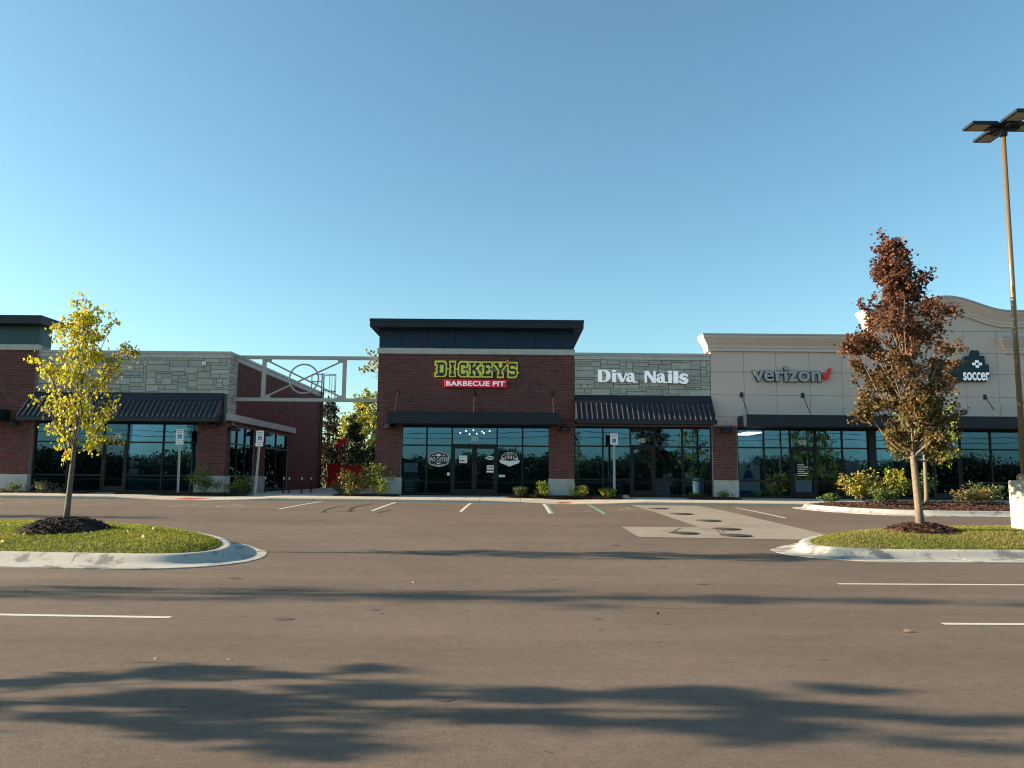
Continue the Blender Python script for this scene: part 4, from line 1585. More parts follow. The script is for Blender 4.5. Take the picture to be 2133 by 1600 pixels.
DARK = {
    'D': [[(270, 232), (300, 232), (314, 244), (330, 232), (405, 232), (447, 275), (447, 455), (405, 498), (330, 498), (314, 486), (300, 498), (270, 498),
           (270, 455), (298, 455), (298, 390), (288, 375), (288, 355), (298, 340), (298, 275), (270, 275)],
          [(335, 280), (410, 280), (410, 432), (335, 432), (335, 375), (346, 356), (335, 338)]],
    'I': [[(540, 232), (625, 232), (625, 280), (602, 280), (602, 330), (612, 355), (612, 375), (602, 400), (602, 450), (625, 450), (625, 498), (540, 498),
           (540, 450), (563, 450), (563, 400), (553, 375), (553, 355), (563, 330), (563, 280), (540, 280)]],
    'C': [[(757, 232), (790, 232), (805, 244), (820, 232), (855, 232), (855, 312), (820, 312), (820, 280), (760, 280), (745, 292), (745, 440), (760, 455), (820, 455),
           (820, 425), (855, 425), (855, 498), (820, 498), (805, 486), (790, 498), (757, 498), (715, 460), (715, 275)]],
    'K': [[(915, 232), (995, 232), (995, 280), (972, 280), (972, 335), (1045, 280), (1025, 280), (1025, 232), (1105, 232), (1105, 280), (1085, 280),
           (1020, 345), (1065, 390), (1085, 430), (1085, 445), (1105, 445), (1105, 498), (1025, 498), (1025, 445), (1040, 440), (1030, 410),
           (985, 375), (972, 385), (972, 450), (995, 450), (995, 498), (915, 498), (915, 450), (938, 450), (938, 280), (915, 280)]],
    'E': [[(1170, 232), (1335, 232), (1335, 315), (1300, 315), (1300, 280), (1232, 280), (1232, 335), (1280, 335), (1280, 390), (1232, 390), (1232, 450),
           (1300, 450), (1300, 415), (1335, 415), (1335, 498), (1170, 498), (1170, 450), (1200, 450), (1200, 280), (1170, 280)]],
    'Y': [[(1400, 232), (1480, 232), (1480, 282), (1462, 282), (1508, 345), (1560, 282), (1545, 282), (1545, 232), (1620, 232), (1620, 282), (1605, 282),
           (1530, 375), (1530, 450), (1552, 450), (1552, 500), (1470, 500), (1470, 450), (1492, 450), (1492, 380), (1420, 282), (1400, 282)]],
    'S': [[(1700, 240), (1822, 240), (1822, 315), (1785, 315), (1785, 290), (1702, 290), (1702, 345), (1790, 345), (1822, 378), (1822, 465), (1790, 500),
           (1670, 500), (1670, 425), (1705, 425), (1705, 452), (1788, 452), (1788, 392), (1700, 392), (1668, 362), (1668, 265)]],
}
YEL = {
    'D': [(235, 197), (440, 197), (475, 245), (475, 325), (490, 355), (475, 385), (475, 470), (440, 515), (235, 515), (235, 420), (268, 415), (268, 390),
          (245, 360), (268, 335), (268, 305), (235, 300)],
    'I': [(515, 197), (650, 197), (650, 300), (632, 310), (660, 355), (632, 400), (650, 415), (650, 515), (515, 515), (515, 415), (535, 400), (505, 355),
          (535, 310), (515, 300)],
    'C': [(735, 200), (882, 200), (882, 335), (800, 335), (788, 360), (800, 390), (882, 390), (882, 520), (735, 520), (685, 475), (685, 400), (665, 355),
          (685, 320), (685, 255)],
    'K': [(890, 205), (1135, 205), (1135, 310), (1105, 320), (1090, 350), (1110, 400), (1135, 410), (1135, 522), (890, 522), (890, 415), (915, 400),
          (895, 362), (915, 330), (890, 310)],
    'E': [(1145, 208), (1362, 208), (1362, 330), (1310, 335), (1310, 390), (1362, 395), (1362, 522), (1145, 522), (1145, 415), (1170, 400), (1150, 365),
          (1170, 330), (1145, 315)],
    'Y': [(1375, 208), (1636, 208), (1636, 300), (1615, 310), (1560, 385), (1555, 415), (1580, 420), (1580, 528), (1445, 528), (1445, 420), (1468, 415),
          (1460, 390), (1395, 310), (1375, 305)],
    'S': [(1642, 262), (1668, 215), (1845, 215), (1845, 400), (1880, 422), (1845, 445), (1835, 500), (1800, 528), (1642, 528), (1642, 400), (1662, 395),
          (1642, 365)],
}
shape([[(470, 335), (1660, 335), (1660, 400), (470, 400)]], F - 0.002, 0.06, 'raceway_grey', S1, 'raceway', TD)
for ch in 'DICKEYS':
    yl = shape([YEL[ch]], F - 0.062, 0.06, 'letter_yellow', S1, 'letter', TD)
    shape(DARK[ch], F - 0.123, 0.012, 'letter_dark', yl, 'letter_face', TD)


def star(cx, cy, r):
    return [(cx + (r if k % 2 == 0 else r * 0.42) * math.sin(k * math.pi / 5), cy - (r if k % 2 == 0 else r * 0.42) * math.cos(k * math.pi / 5)) for k in range(10)]


shape([star(1652, 236, 72)], F - 0.118, 0.012, 'letter_yellow', S1, 'star', TD)
shape([star(1652, 236, 46)], F - 0.131, 0.008, 'letter_red', S1, 'star', TD)
MB().box(*[v for v in (TD((540, 0))[0], TD((552, 0))[0], F - 0.06, F - 0.004, TD((0, 566))[1], TD((0, 516))[1])]).build('conduit', 'raceway_grey', S1)
S2 = thing('strapline_sign', (-1.47, F, 5.08), 'red box sign with white capitals below the yellow slab letters', 'sign')
MB().box(-2.735, -0.20, F - 0.16, F - 0.004, 5.065, 5.385).build('cabinet', 'letter_red', S2, bevel=0.02)
text_in_box('BARBECUE PIT', -2.66, -0.29, 5.125, 5.325, F - 0.1605, 0.012, 'letter_white', S2, bold=0.022, spacing=1.03)

# white raised letters on the stone shop
K2 = 0.01938 / 7.11
S3 = thing('shop_sign', (5.3, F, 5.34), 'large white raised letters on the grey stone wall', 'sign')


def TV(p):
    return (3.49 + (p[0] - 390) * K2, 5.84 - (p[1] - 362) * K2)


def a_glyph(dx, dy=0):
    return [[(x + dx, y + dy) for x, y in q] for q in
            ([(878, 442), (927, 445), (930, 518), (942, 532), (974, 537), (974, 547), (912, 547), (884, 528)],
             ribbon([(826, 446), (842, 424), (872, 414), (905, 424), (906, 447)], [30, 24, 22, 34, 44]))]


def a_bowl(dx, dy=0):
    return [[(x + dx, y + dy) for x, y in q] for q in (ell(860, 502, 52, 44, 0, 344, 18), ell(872, 498, 20, 27, 0, 340, 12))]


GL = [
    [[[(390, 362)] + [(482, 362)] + ell(482, 453.5, 95, 91.5, -85, 85, 12) + [(482, 545), (390, 545)],
      [(448, 377)] + ell(470, 453.5, 46, 76, -85, 85, 10) + [(448, 530)]]],
    [[[(600, 408), (656, 408), (656, 545), (600, 545)]], [ell(628, 378, 32, 16, 0, 340, 14)]],
    [[[(664, 408), (724, 408), (764, 503), (800, 408), (824, 408), (766, 545), (730, 545)]]],
    [[g] for g in a_glyph(0)] + [a_bowl(0)],
    [[[(1085, 374), (1140, 374), (1214, 482), (1214, 374), (1246, 374), (1246, 550), (1204, 550), (1116, 424), (1116, 550), (1085, 550)]]],
    [[g] for g in a_glyph(450, 4)] + [a_bowl(450, 4)],
    [[[(1437, 412), (1488, 412), (1488, 550), (1437, 550)]], [ell(1462, 386, 30, 16, 0, 340, 14)]],
    [[[(1515, 376), (1582, 376), (1582, 554), (1515, 554)]]],
    [[ribbon([(1722, 452), (1712, 430), (1672, 420), (1632, 430), (1618, 454), (1640, 474), (1690, 494), (1714, 518), (1696, 542), (1656, 548), (1614, 536), (1604, 510)],
             [16, 26, 30, 40, 48, 48, 48, 46, 38, 28, 26, 16])]],
]
MB().box(TV((940, 0))[0], TV((1100, 0))[0], F - 0.05, F - 0.024, TV((0, 505))[1], TV((0, 428))[1]).build('raceway', 'coping_metal', S3)
for gl in GL:
    base = None
    for k, sp in enumerate(gl):
        o = shape(sp, F - 0.028 - 0.0015 * k, 0.11, 'letter_white', S3 if base is None else base, 'letter' if base is None else 'letter_stroke', TV)
        base = base or o
    # dark letter returns seen from below
    for k, sp in enumerate(gl):
        shape(sp, F - 0.020, 0.006, 'letter_return', base, 'letter_back', lambda p: (TV(p)[0] + 0.006, TV(p)[1] - 0.012))

# grey lower-case letters with red tick
S4 = thing('shop_sign', (11.3, F, 5.4), 'grey lower case letters with red tick on the stucco wall', 'sign')
o = text_in_box('verizon', 9.74, 12.56, 5.395, 6.045, F - 0.006, 0.10, 'letter_return', S4, 'letter_back', bold=0.032)
o = text_in_box('verizon', 9.77, 12.53, 5.42, 6.02, F - 0.107, 0.02, 'letter_grey', S4, 'letter_face', bold=0.018)
K4 = 0.01943 / 3.2
shape([[(874, 620), (888, 606), (903, 630), (921, 577), (939, 575), (913, 652), (892, 656)]], F - 0.006, 0.12, 'letter_red', S4, 'tick',
      lambda p: (12.58 + (p[0] - 874) * K4 * 0.99, 5.50 + (656 - p[1]) * K4))

# dark stepped sign behind the red-brown tree
S5 = thing('shop_sign', (18.2, F, 5.4), 'dark green stepped sign with white letters behind the tree', 'sign')
K5 = 0.0194 / 11.23


def TS(p):
    return (18.28 + (p[0] - 1170) * K5, 5.87 - (p[1] - 850) * K5)


shape([[(400, 1070), (1740, 1070), (1740, 960), (1795, 960), (1795, 672), (1715, 650), (1700, 462), (1590, 462), (1575, 330), (1420, 330), (1385, 462), (1250, 470),
        (1150, 600), (760, 620), (700, 540), (430, 560), (400, 700)]], F - 0.004, 0.14, 'sign_navy', S5, 'cabinet', TS)
me_o = text_in_box('soccer', *[TS((1172, 0))[0], TS((1790, 0))[0], TS((0, 1048))[1], TS((0, 850))[1]], F - 0.1445, 0.012, 'letter_white', S5, bold=0.018)
cr = 52
for dx, dy in ((-1, 0), (1, 0), (0, -1), (0, 1)):
    cxp, cyp = 1520 + dx * 72, 655 + dy * 58
    shape([[(cxp - 38, cyp - 30), (cxp + 38, cyp - 30), (cxp + 38, cyp + 30), (cxp - 38, cyp + 30)]], F - 0.1445, 0.012, 'letter_white', S5, 'emblem', TS)

# small beige emblem stone-mounted camera box at the upper right of the left stone front
cb_ = thing('security_camera', (-12.55, F - 0.03, 6.0), 'small white camera box high on the left stone wall', 'camera')
MB().box(-12.62, -12.46, F - 0.05, F - 0.024, 5.90, 6.05).build('mount', 'sign_white', cb_)
MB().tube([(-12.54, F - 0.05, 5.98), (-12.54, F - 0.14, 5.95)], 0.03, 8).build('body', 'sign_white', cb_)

# ------------------------------------------------------------------ house numbers and window decals (parts of their shops)
GY = F + 0.112      # glass face
for s, xc, zc, root in (('200', -15.92, 3.03, G), ('300', -1.5, 3.0, A), ('400', 5.27, 3.0, B), ('500', 11.77, 2.97, C)):
    text_in_box(s, xc - 0.145, xc + 0.145, zc - 0.095, zc + 0.095, GY, 0.004, 'decal_white', root, 'house_number', bold=0.0)


def badge(root, xc, zc, w_, h_, dark, rim, rows, extra=()):
    base = shape([dark(1.0)], GY, 0.004, 'letter_dark', root, 'window_decal', lambda p: (xc + p[0] * w_ / 2, zc + p[1] * h_ / 2))
    o_, i_ = dark(0.95), dark(0.89)
    shape([o_, i_], GY - 0.005, 0.002, 'decal_white', base, 'decal_rim', lambda p: (xc + p[0] * w_ / 2, zc + p[1] * h_ / 2))
    for s, u0, u1, v0, v1 in rows:
        text_in_box(s, xc + u0 * w_ / 2, xc + u1 * w_ / 2, zc + v0 * h_ / 2, zc + v1 * h_ / 2, GY - 0.005, 0.002, 'decal_white', base, 'lettering', bold=0.004, spacing=1.08)
    for pts in extra:
        shape([pts], GY - 0.005, 0.002, 'decal_white', base, 'decal_mark', lambda p: (xc + p[0] * w_ / 2, zc + p[1] * h_ / 2))


def plaque(s):
    return [(x * s, y * s) for x, y in ((-1, 0.5), (-0.82, 0.72), (-0.4, 0.9), (0, 1), (0.4, 0.9), (0.82, 0.72), (1, 0.5), (1, -0.5), (0.82, -0.72), (0.4, -0.92),
                                        (0, -1), (-0.4, -0.92), (-0.82, -0.72), (-1, -0.5))]


badge(A, -2.93, 2.18, 0.84, 0.64, plaque, None, [('WE CATER', -0.86, 0.88, -0.30, 0.22)],
      [ell(-0.02, 0.5, 0.24, 0.17, 0, 340, 12), ribbon([(-0.18, -0.45), (0, -0.62), (0.18, -0.45)], 0.12), ribbon([(-0.62, 0.42), (-0.45, 0.50), (-0.3, 0.48)], 0.06),
       ribbon([(0.62, 0.42), (0.45, 0.50), (0.3, 0.48)], 0.06), ribbon([(-0.5, -0.7), (0, -0.82), (0.5, -0.7)], 0.05)])


def dome(s):
    return [(x * s, y * s) for x, y in ell(0, 0.05, 0.85, 0.93, -20, 200, 18)]


badge(A, -0.07, 2.20, 0.84, 0.60, dome, None, [('SINCE', -0.26, 0.26, 0.55, 0.75), ('1941', -0.40, 0.42, -0.02, 0.48)],
      [[(-1, -0.22), (-0.9, -0.12), (-0.2, -0.2), (0, -0.3), (0.2, -0.2), (0.9, -0.12), (1, -0.22), (0.85, -0.55), (0.5, -0.7), (0, -1.0), (-0.5, -0.7), (-0.85, -0.55)],
       ell(-0.62, 0.06, 0.16, 0.10, 0, 340, 10), ell(0.62, 0.06, 0.16, 0.10, 0, 340, 10)])


def card(root, u0, u1, z0, z1, m, name='notice', y=GY, d=0.004):
    return MB().box(u0, u1, y - d, y - 0.0005, z0, z1).build(name, m, root)


DG = F + 0.107
for u0, u1, z0, z1, m in ((-2.10, -1.78, 2.03, 2.33, 'paper'), (-0.98, -0.70, 1.78, 1.95, 'decal_white'), (-1.0, -0.68, 1.66, 1.73, 'decal_white')):
    card(A, u0, u1, z0, z1, m, y=DG)
shape([[(-1, 0), (-0.55, 0.55), (0, 1), (0.55, 0.55), (1, 0), (0.55, -0.55), (0, -1), (-0.55, -0.55)]], DG, 0.003, 'decal_white', A, 'window_decal',
      lambda p: (-0.85 + p[0] * 0.23, 2.24 + p[1] * 0.085))
shape([[(-0.8, 0.35), (0.8, 0.35), (0.8, -0.35), (-0.8, -0.35)]], DG - 0.0035, 0.002, 'letter_dark', A, 'decal_mark', lambda p: (-0.85 + p[0] * 0.16, 2.24 + p[1] * 0.07))
n_ = card(A, -2.07, -1.81, 2.20, 2.31, 'poster_pale', y=DG - 0.005, d=0.002)
card(A, -2.07, -1.88, 2.09, 2.15, 'poster_red', y=DG - 0.005, d=0.002)
text_in_box('TAKE', -0.96, -0.72, 1.83, 1.92, DG - 0.005, 0.002, 'letter_dark', A, bold=0.02)
card(A, -2.58, -2.47, 1.52, 1.64, 'paper')
card(A, -0.50, -0.25, 1.48, 1.57, 'paper')
for i, (z0, z1, m) in enumerate(((1.64, 2.02, 'poster_pale'), (0.78, 1.60, 'poster_dark'))):
    card(A, -4.36 if i else -4.32, -3.72 if i else -3.78, z0, z1, m, 'poster', y=F + 0.16, d=0.01)
for k in range(6):
    card(A, -4.28, -3.98 + 0.06 * (k % 3), 1.30 - k * 0.08, 1.315 - k * 0.08, 'poster_pale', 'print_line', y=F + 0.1495, d=0.003)
# stucco shop: tall poster, door hours, ceiling light
card(C, 9.18, 10.02, 0.80, 3.12, 'poster_pale', 'poster', y=F + 0.16, d=0.01)
shape([[(9.70, 2.25), (10.01, 2.65), (10.01, 2.0), (9.80, 2.05)], ], F + 0.1495, 0.003, 'poster_blue', C, 'print_shape')
shape([[(9.33, 1.50), (9.78, 1.50), (9.66, 1.86), (9.45, 1.86)]], F + 0.1495, 0.003, 'poster_blue', C, 'print_shape')
shape([ell(9.57, 1.99, 0.09, 0.09, 0, 340, 12)], F + 0.1495, 0.003, 'poster_dark', C, 'print_shape')
shape([[(9.19, 0.81), (10.01, 0.81), (10.01, 1.02), (9.19, 1.02)]], F + 0.1495, 0.003, 'poster_blue', C, 'print_shape')
for k, (a_, c_) in enumerate(((9.27, 9.84), (9.28, 9.86), (9.38, 9.76), (9.38, 9.76))):
    card(C, a_, c_, 2.62 - k * 0.09, 2.66 - k * 0.09, 'poster_red', 'print_line', y=F + 0.1495, d=0.003)
card(C, 9.33, 9.77, 2.86, 2.91, 'poster_dark', 'print_line', y=F + 0.1495, d=0.003)
MB().box(9.65, 10.35, F + 0.5, F + 2.6, 3.38, 3.41).build('ceiling_light', 'ceiling_glow', C)
card(C, 11.42, 12.08, 0.98, 1.45, 'poster_dark', y=DG)
for k in range(6):
    card(C, 11.52, 11.80 + 0.07 * ((k * 2) % 3), 2.06 - k * 0.085, 2.085 - k * 0.085, 'decal_white', 'print_line', y=DG)
card(C, 13.5, 14.3, 1.5, 2.48, 'paper', 'poster', y=F + 0.18, d=0.01)
card(C, 13.58, 13.98, 1.5, 1.78, 'shirt_blue', 'poster', y=F + 0.168, d=0.01)
card(C, 14.12, 14.22, 1.5, 2.1, 'orange_cloth', 'poster', y=F + 0.168, d=0.01)
for k in range(4):
    card(C, 12.72 + 0.14 * k, 12.78 + 0.14 * k, 2.02, 2.22, 'orange_cloth', 'print_shape', y=F + 1.5, d=0.02)
# left stone shop: papers taped inside
for u0, u1, z0, z1 in ((-16.66, -16.52, 2.28, 2.36), (-16.66, -16.50, 2.16, 2.24), (-16.80, -16.50, 1.62, 1.78), (-15.42, -15.22, 1.75, 2.05), (-15.2, -15.05, 1.85, 1.98),
                       (-16.9, -16.50, 0.80, 1.34), (-17.55, -17.35, 1.05, 1.30), (-15.42, -15.05, 1.48, 1.70)):
    card(G, u0, u1, z0, z1, 'paper', y=F + 0.19, d=0.003)
# pendant bulbs in the brick shop
for k in range(8):
    x, y, z = -2.2 + 0.17 * k + 0.05 * (k % 2), F + 2.0 + 0.5 * (k % 3), 3.35 + 0.12 * (k % 2)
    p = thing('pendant_lamp', (x, y, z), ['first', 'second', 'third', 'fourth', 'fifth', 'sixth', 'seventh', 'last'][k] + ' small glowing bulb from the left, behind the glass over the double doors', 'lamp', 'bulbs hanging inside the brick shop')
    MB().lathe(x, y, [(0.008, z - 0.035), (0.028, z - 0.02), (0.03, z), (0.012, z + 0.03)], 8).build('bulb', 'bulb_glow', p, smooth=True)
    MB().tube([(x, y, z + 0.03), (x, y, 3.94)], 0.004, 4).build('cord', 'wire_black', p)
# shop furniture seen dimly through the glass


def chair(x, y, a, label, m='pale_plastic'):
    r_ = thing('chair', (x, y, FZ), label, 'chair', 'chairs behind the nail shop glass')
    r_.rotation_euler.z = a
    def P(b, n, mm):
        o = b.build(n, mm)
        o.parent = r_
    P(MB().box(-.22, .22, -.22, .22, .43, .47), 'seat', m)
    P(MB().box(-.22, .22, .19, .23, .50, .92), 'backrest', m)
    for sx in (-1, 1):
        for sy in (-1, 1):
            P(MB().tube([(sx * .18, sy * .18, .43), (sx * .23, sy * .23, 0)], .014, 6), 'leg', 'galvanized')


chair(4.35, F + 0.9, 1.2, 'pale chair turned sideways left of the door behind the stone shop glass')
chair(6.55, F + 1.0, 0.2, 'pale chair behind the middle pane right of the door of the stone shop')
chair(7.35, F + 0.9, -0.3, 'pale chair behind the rightmost pane of the stone shop')
tb_ = thing('reception_desk', (6.15, F + 0.9, FZ), 'curved pale reception desk behind the stone shop glass', 'desk')
MB().loft([[(5.9 + 0.25 * math.sin(i * math.pi / 8), F + 0.7 + 0.05 * i, z) for i in range(9)] + [(6.5, F + 1.1, z), (6.5, F + 0.7, z)] for z in (FZ, FZ + 0.72)]).build('panel', 'pale_plastic', tb_)
MB().box(5.85, 6.9, F + 0.66, F + 1.15, FZ + 0.73, FZ + 0.77).build('top', 'letter_grey', tb_)
ts = thing('hanging_shirt', (18.75, F + 0.9, 2.05), 'light blue short sleeved shirt hanging behind the right shop window', 'shirt')
me_ = MB()
me_.prism([(18.55, 1.45), (18.95, 1.45), (18.97, 1.85), (19.08, 1.80), (19.12, 1.93), (18.98, 2.06), (18.84, 2.09), (18.75, 2.05), (18.66, 2.09), (18.52, 2.06), (18.38, 1.93),
           (18.42, 1.80), (18.53, 1.85)], F + 0.86, F + 0.98)
me_.build('shirt', 'shirt_blue', ts, bevel=0.02)
MB().tube([(18.75, F + 0.92, 2.05), (18.75, F + 0.92, 2.2), (18.75, F + 0.92, 3.95)], 0.004, 4).build('hanger_cord', 'wire_black', ts)
bx_ = thing('display_box', (16.3, F + 1.2, FZ), 'orange display box behind the right shop glass', 'box')
MB().box(16.1, 16.5, F + 1.0, F + 1.4, FZ + 0.0, FZ + 0.35).build('plinth', 'interior_dark', bx_)
MB().box(16.12, 16.48, F + 1.02, F + 1.38, FZ + 0.352, FZ + 0.80).build('carton', 'orange_cloth', bx_)

# ------------------------------------------------------------------ accessible-parking signs


def parking_sign(x, y, zb, zt, lean, label, second=True):
    r_ = thing('parking_sign', (x, y, zb), label, 'sign', 'accessible parking signs before the shops')

    def lx(z):
        return x + lean * (z - zb)
    b = MB()
    for dx in (-0.032, 0.032):
        b.tube([(lx(zb - 0.1) + dx, y, zb - 0.1), (lx(zt) + dx, y, zt - 0.05)], 0.016, 6)
    b.add([(lx(z) + dx, y + dy, z) for z in (zb - 0.1, zt - 0.05) for dx, dy in ((-0.03, 0.012), (0.03, 0.012), (0.03, 0.02), (-0.03, 0.02))],
          [(0, 1, 5, 4), (1, 2, 6, 5), (2, 3, 7, 6), (3, 0, 4, 7), (4, 5, 6, 7)])
    b.build('post', 'galvanized', r_)
    w_, h_ = 0.305, 0.457
    xc, z0 = lx(zt - 0.23), zt - h_
    f = y - 0.022

    def rr(cx, cz, w, h, r):
        p = []
        for sx, sz, a in ((1, 1, 0), (-1, 1, 90), (-1, -1, 180), (1, -1, 270)):
            p += ell(cx + sx * (w / 2 - r), cz + sz * (h / 2 - r), r, r, a, a + 90, 4)
        return p
    pl = shape([rr(xc, z0 + h_ / 2, w_, h_, 0.035)], f, 0.004, 'sign_white', r_, 'plate')
    text_in_box('RESERVED', xc - 0.115, xc + 0.115, z0 + 0.37, z0 + 0.405, f - 0.0045, 0.001, 'sign_green', pl, bold=0.02)
    text_in_box('PARKING', xc - 0.10, xc + 0.10, z0 + 0.295, z0 + 0.33, f - 0.0045, 0.001, 'sign_green', pl, bold=0.02)
    sq = MB().box(xc - 0.075, xc + 0.075, f - 0.0055, f - 0.0043, z0 + 0.075, z0 + 0.235).build('symbol_panel', 'sign_blue', pl)
    q = lambda p: (xc + p[0] * 0.15, z0 + 0.155 + p[1] * 0.16)
    sy = shape([ribbon([(0.20, -0.18), (0.12, -0.33), (-0.06, -0.36), (-0.22, -0.24), (-0.24, -0.05), (-0.14, 0.08)], 0.075)], f - 0.0057, 0.001, 'sign_white', r_, 'wheelchair_symbol', q)
    shape([ribbon([(-0.08, 0.22), (-0.05, -0.10), (0.17, -0.10), (0.28, -0.34), (0.36, -0.30)], 0.085)], f - 0.0069, 0.001, 'sign_white', sy, 'symbol_stroke', q)
    shape([disc(-0.08, 0.35, 0.075, 14)], f - 0.0057, 0.001, 'sign_white', sy, 'symbol_head', q)
    if second:
        p2 = shape([rr(lx(z0 - 0.085), z0 - 0.085, 0.305, 0.15, 0.03)], f, 0.004, 'sign_white', r_, 'lower_plate')
        text_in_box('VAN', lx(z0) - 0.06, lx(z0) + 0.06, z0 - 0.11, z0 - 0.06, f - 0.0045, 0.001, 'faded_paint' if False else 'sign_green', p2)


parking_sign(-13.05, 30.4, 0.66, 3.26, -0.022, 'accessible parking sign nearest the yellow tree, before the left stone shop')
parking_sign(-10.03, 30.4, 0.66, 3.22, 0.040, 'leaning accessible parking sign at the mouth of the passage')
parking_sign(4.05, 30.4, 0.66, 3.24, 0.0, 'accessible parking sign before the nail shop awning, without lower plate', second=False)

# ------------------------------------------------------------------ lamp post on the right island
LX, LY = 11.02, 16.6
lp = thing('lamp_post', (LX, LY, 0.35), 'tall bronze lamp post with four flat heads at the right edge', 'lamp post')
b = MB()
b.lathe(LX, LY, [(0.30, 0.2), (0.30, 1.49), (0.285, 1.515)], 40)
b.build('footing', 'kerb_concrete', lp, smooth=False)
b = MB()
b.lathe(LX, LY, [(0.15, 1.515), (0.15, 1.60), (0.10, 1.66)], 20)
b.build('base_cover', 'pole_bronze', lp)
b = MB()
b.tube([(LX, LY, 1.55), (LX + 0.03, LY, 5.5), (LX + 0.07, LY, 9.30)], [0.060, 0.054, 0.046], 20)
b.build('pole', 'pole_bronze', lp, smooth=True)
hx = LX + 0.07
b = MB()
b.lathe(hx, LY, [(0.075, 9.26), (0.085, 9.28), (0.085, 9.56), (0.06, 9.58)], 16)
b.build('pole_cap', 'dark_metal', lp)
for k in range(4):
    ca, sa = math.cos(k * math.pi / 2), math.sin(k * math.pi / 2)

    def q(u, v, z):
        return (hx + ca * u - sa * v, LY + sa * u + ca * v, z)
    hd = MB(q)
    hd.slab([(0.07, -0.07), (0.24, -0.205), (0.80, -0.205), (0.80, 0.205), (0.24, 0.205), (0.07, 0.07)], 9.46, 9.52)
    h = hd.build('lamp_head', 'dark_metal', lp)
    MB(q).box(0.36, 0.74, -0.15, 0.15, 9.452, 9.461).build('lens', 'lens_grey', h)
    MB(q).box(0.10, 0.34, -0.06, 0.06, 9.41, 9.46).build('driver_box', 'dark_metal', h)

# ------------------------------------------------------------------ things in the passage
for i, (x, y) in enumerate(((-9.75, 33.2), (-9.45, 33.0), (-9.3, 34.4), (-9.0, 33.3), (-8.75, 33.9), (-10.6, 33.4))):
    r_ = thing('bollard', (x, y, FZ), ['thin black bollard with white band, second from the left in the passage', 'thin black bollard with white band, third in the passage row',
               'thin black bollard set back in the middle of the passage row', 'thin black bollard with white band, second from the right in the passage',
               'thin black bollard at the right of the passage row', 'thin black bollard at the left of the passage row, by the wall'][i], 'bollard',
               'thin black bollards in the passage')
    MB().lathe(x, y, [(0.032, FZ - 0.01), (0.032, FZ + 0.72), (0.02, FZ + 0.74)], 10).build('post', 'lamp_black', r_)
    MB().lathe(x, y, [(0.034, FZ + 0.56), (0.034, FZ + 0.66)], 10).build('white_band', 'sign_white', r_)
    MB().lathe(x, y, [(0.07, FZ - 0.005), (0.07, FZ + 0.012)], 10).build('foot', 'lamp_black', r_)
kk = thing('red_kiosk', (-10.3, 47.0, FZ), 'red panelled stand with post and crest behind the passage', 'stand')
MB().box(-11.05, -10.25, 46.6, 46.66, FZ, 2.20).build('panel', 'red_metal', kk)
MB().box(-10.24, -9.0, 47.2, 47.26, FZ, 2.10).build('panel', 'red_metal', kk)
MB().box(-10.36, -10.24, 46.5, 46.62, FZ, 3.05).build('post', 'red_metal', kk)
cre = MB()
cre.prism([(-10.75, 3.12), (-10.5, 3.2), (-10.35, 3.15), (-10.28, 3.4), (-10.05, 3.35), (-9.95, 3.55), (-10.05, 3.75), (-10.3, 3.66), (-10.45, 3.75), (-10.6, 3.62), (-10.52, 3.42), (-10.72, 3.3)],
          46.55, 46.60)
cre.build('crest', 'red_bright', kk)
MB().box(-10.33, -10.27, 46.56, 46.59, 3.05, 3.3).build('crest_stem', 'red_metal', kk)

# ------------------------------------------------------------------ trees and shrubs
LEAFN = [0]


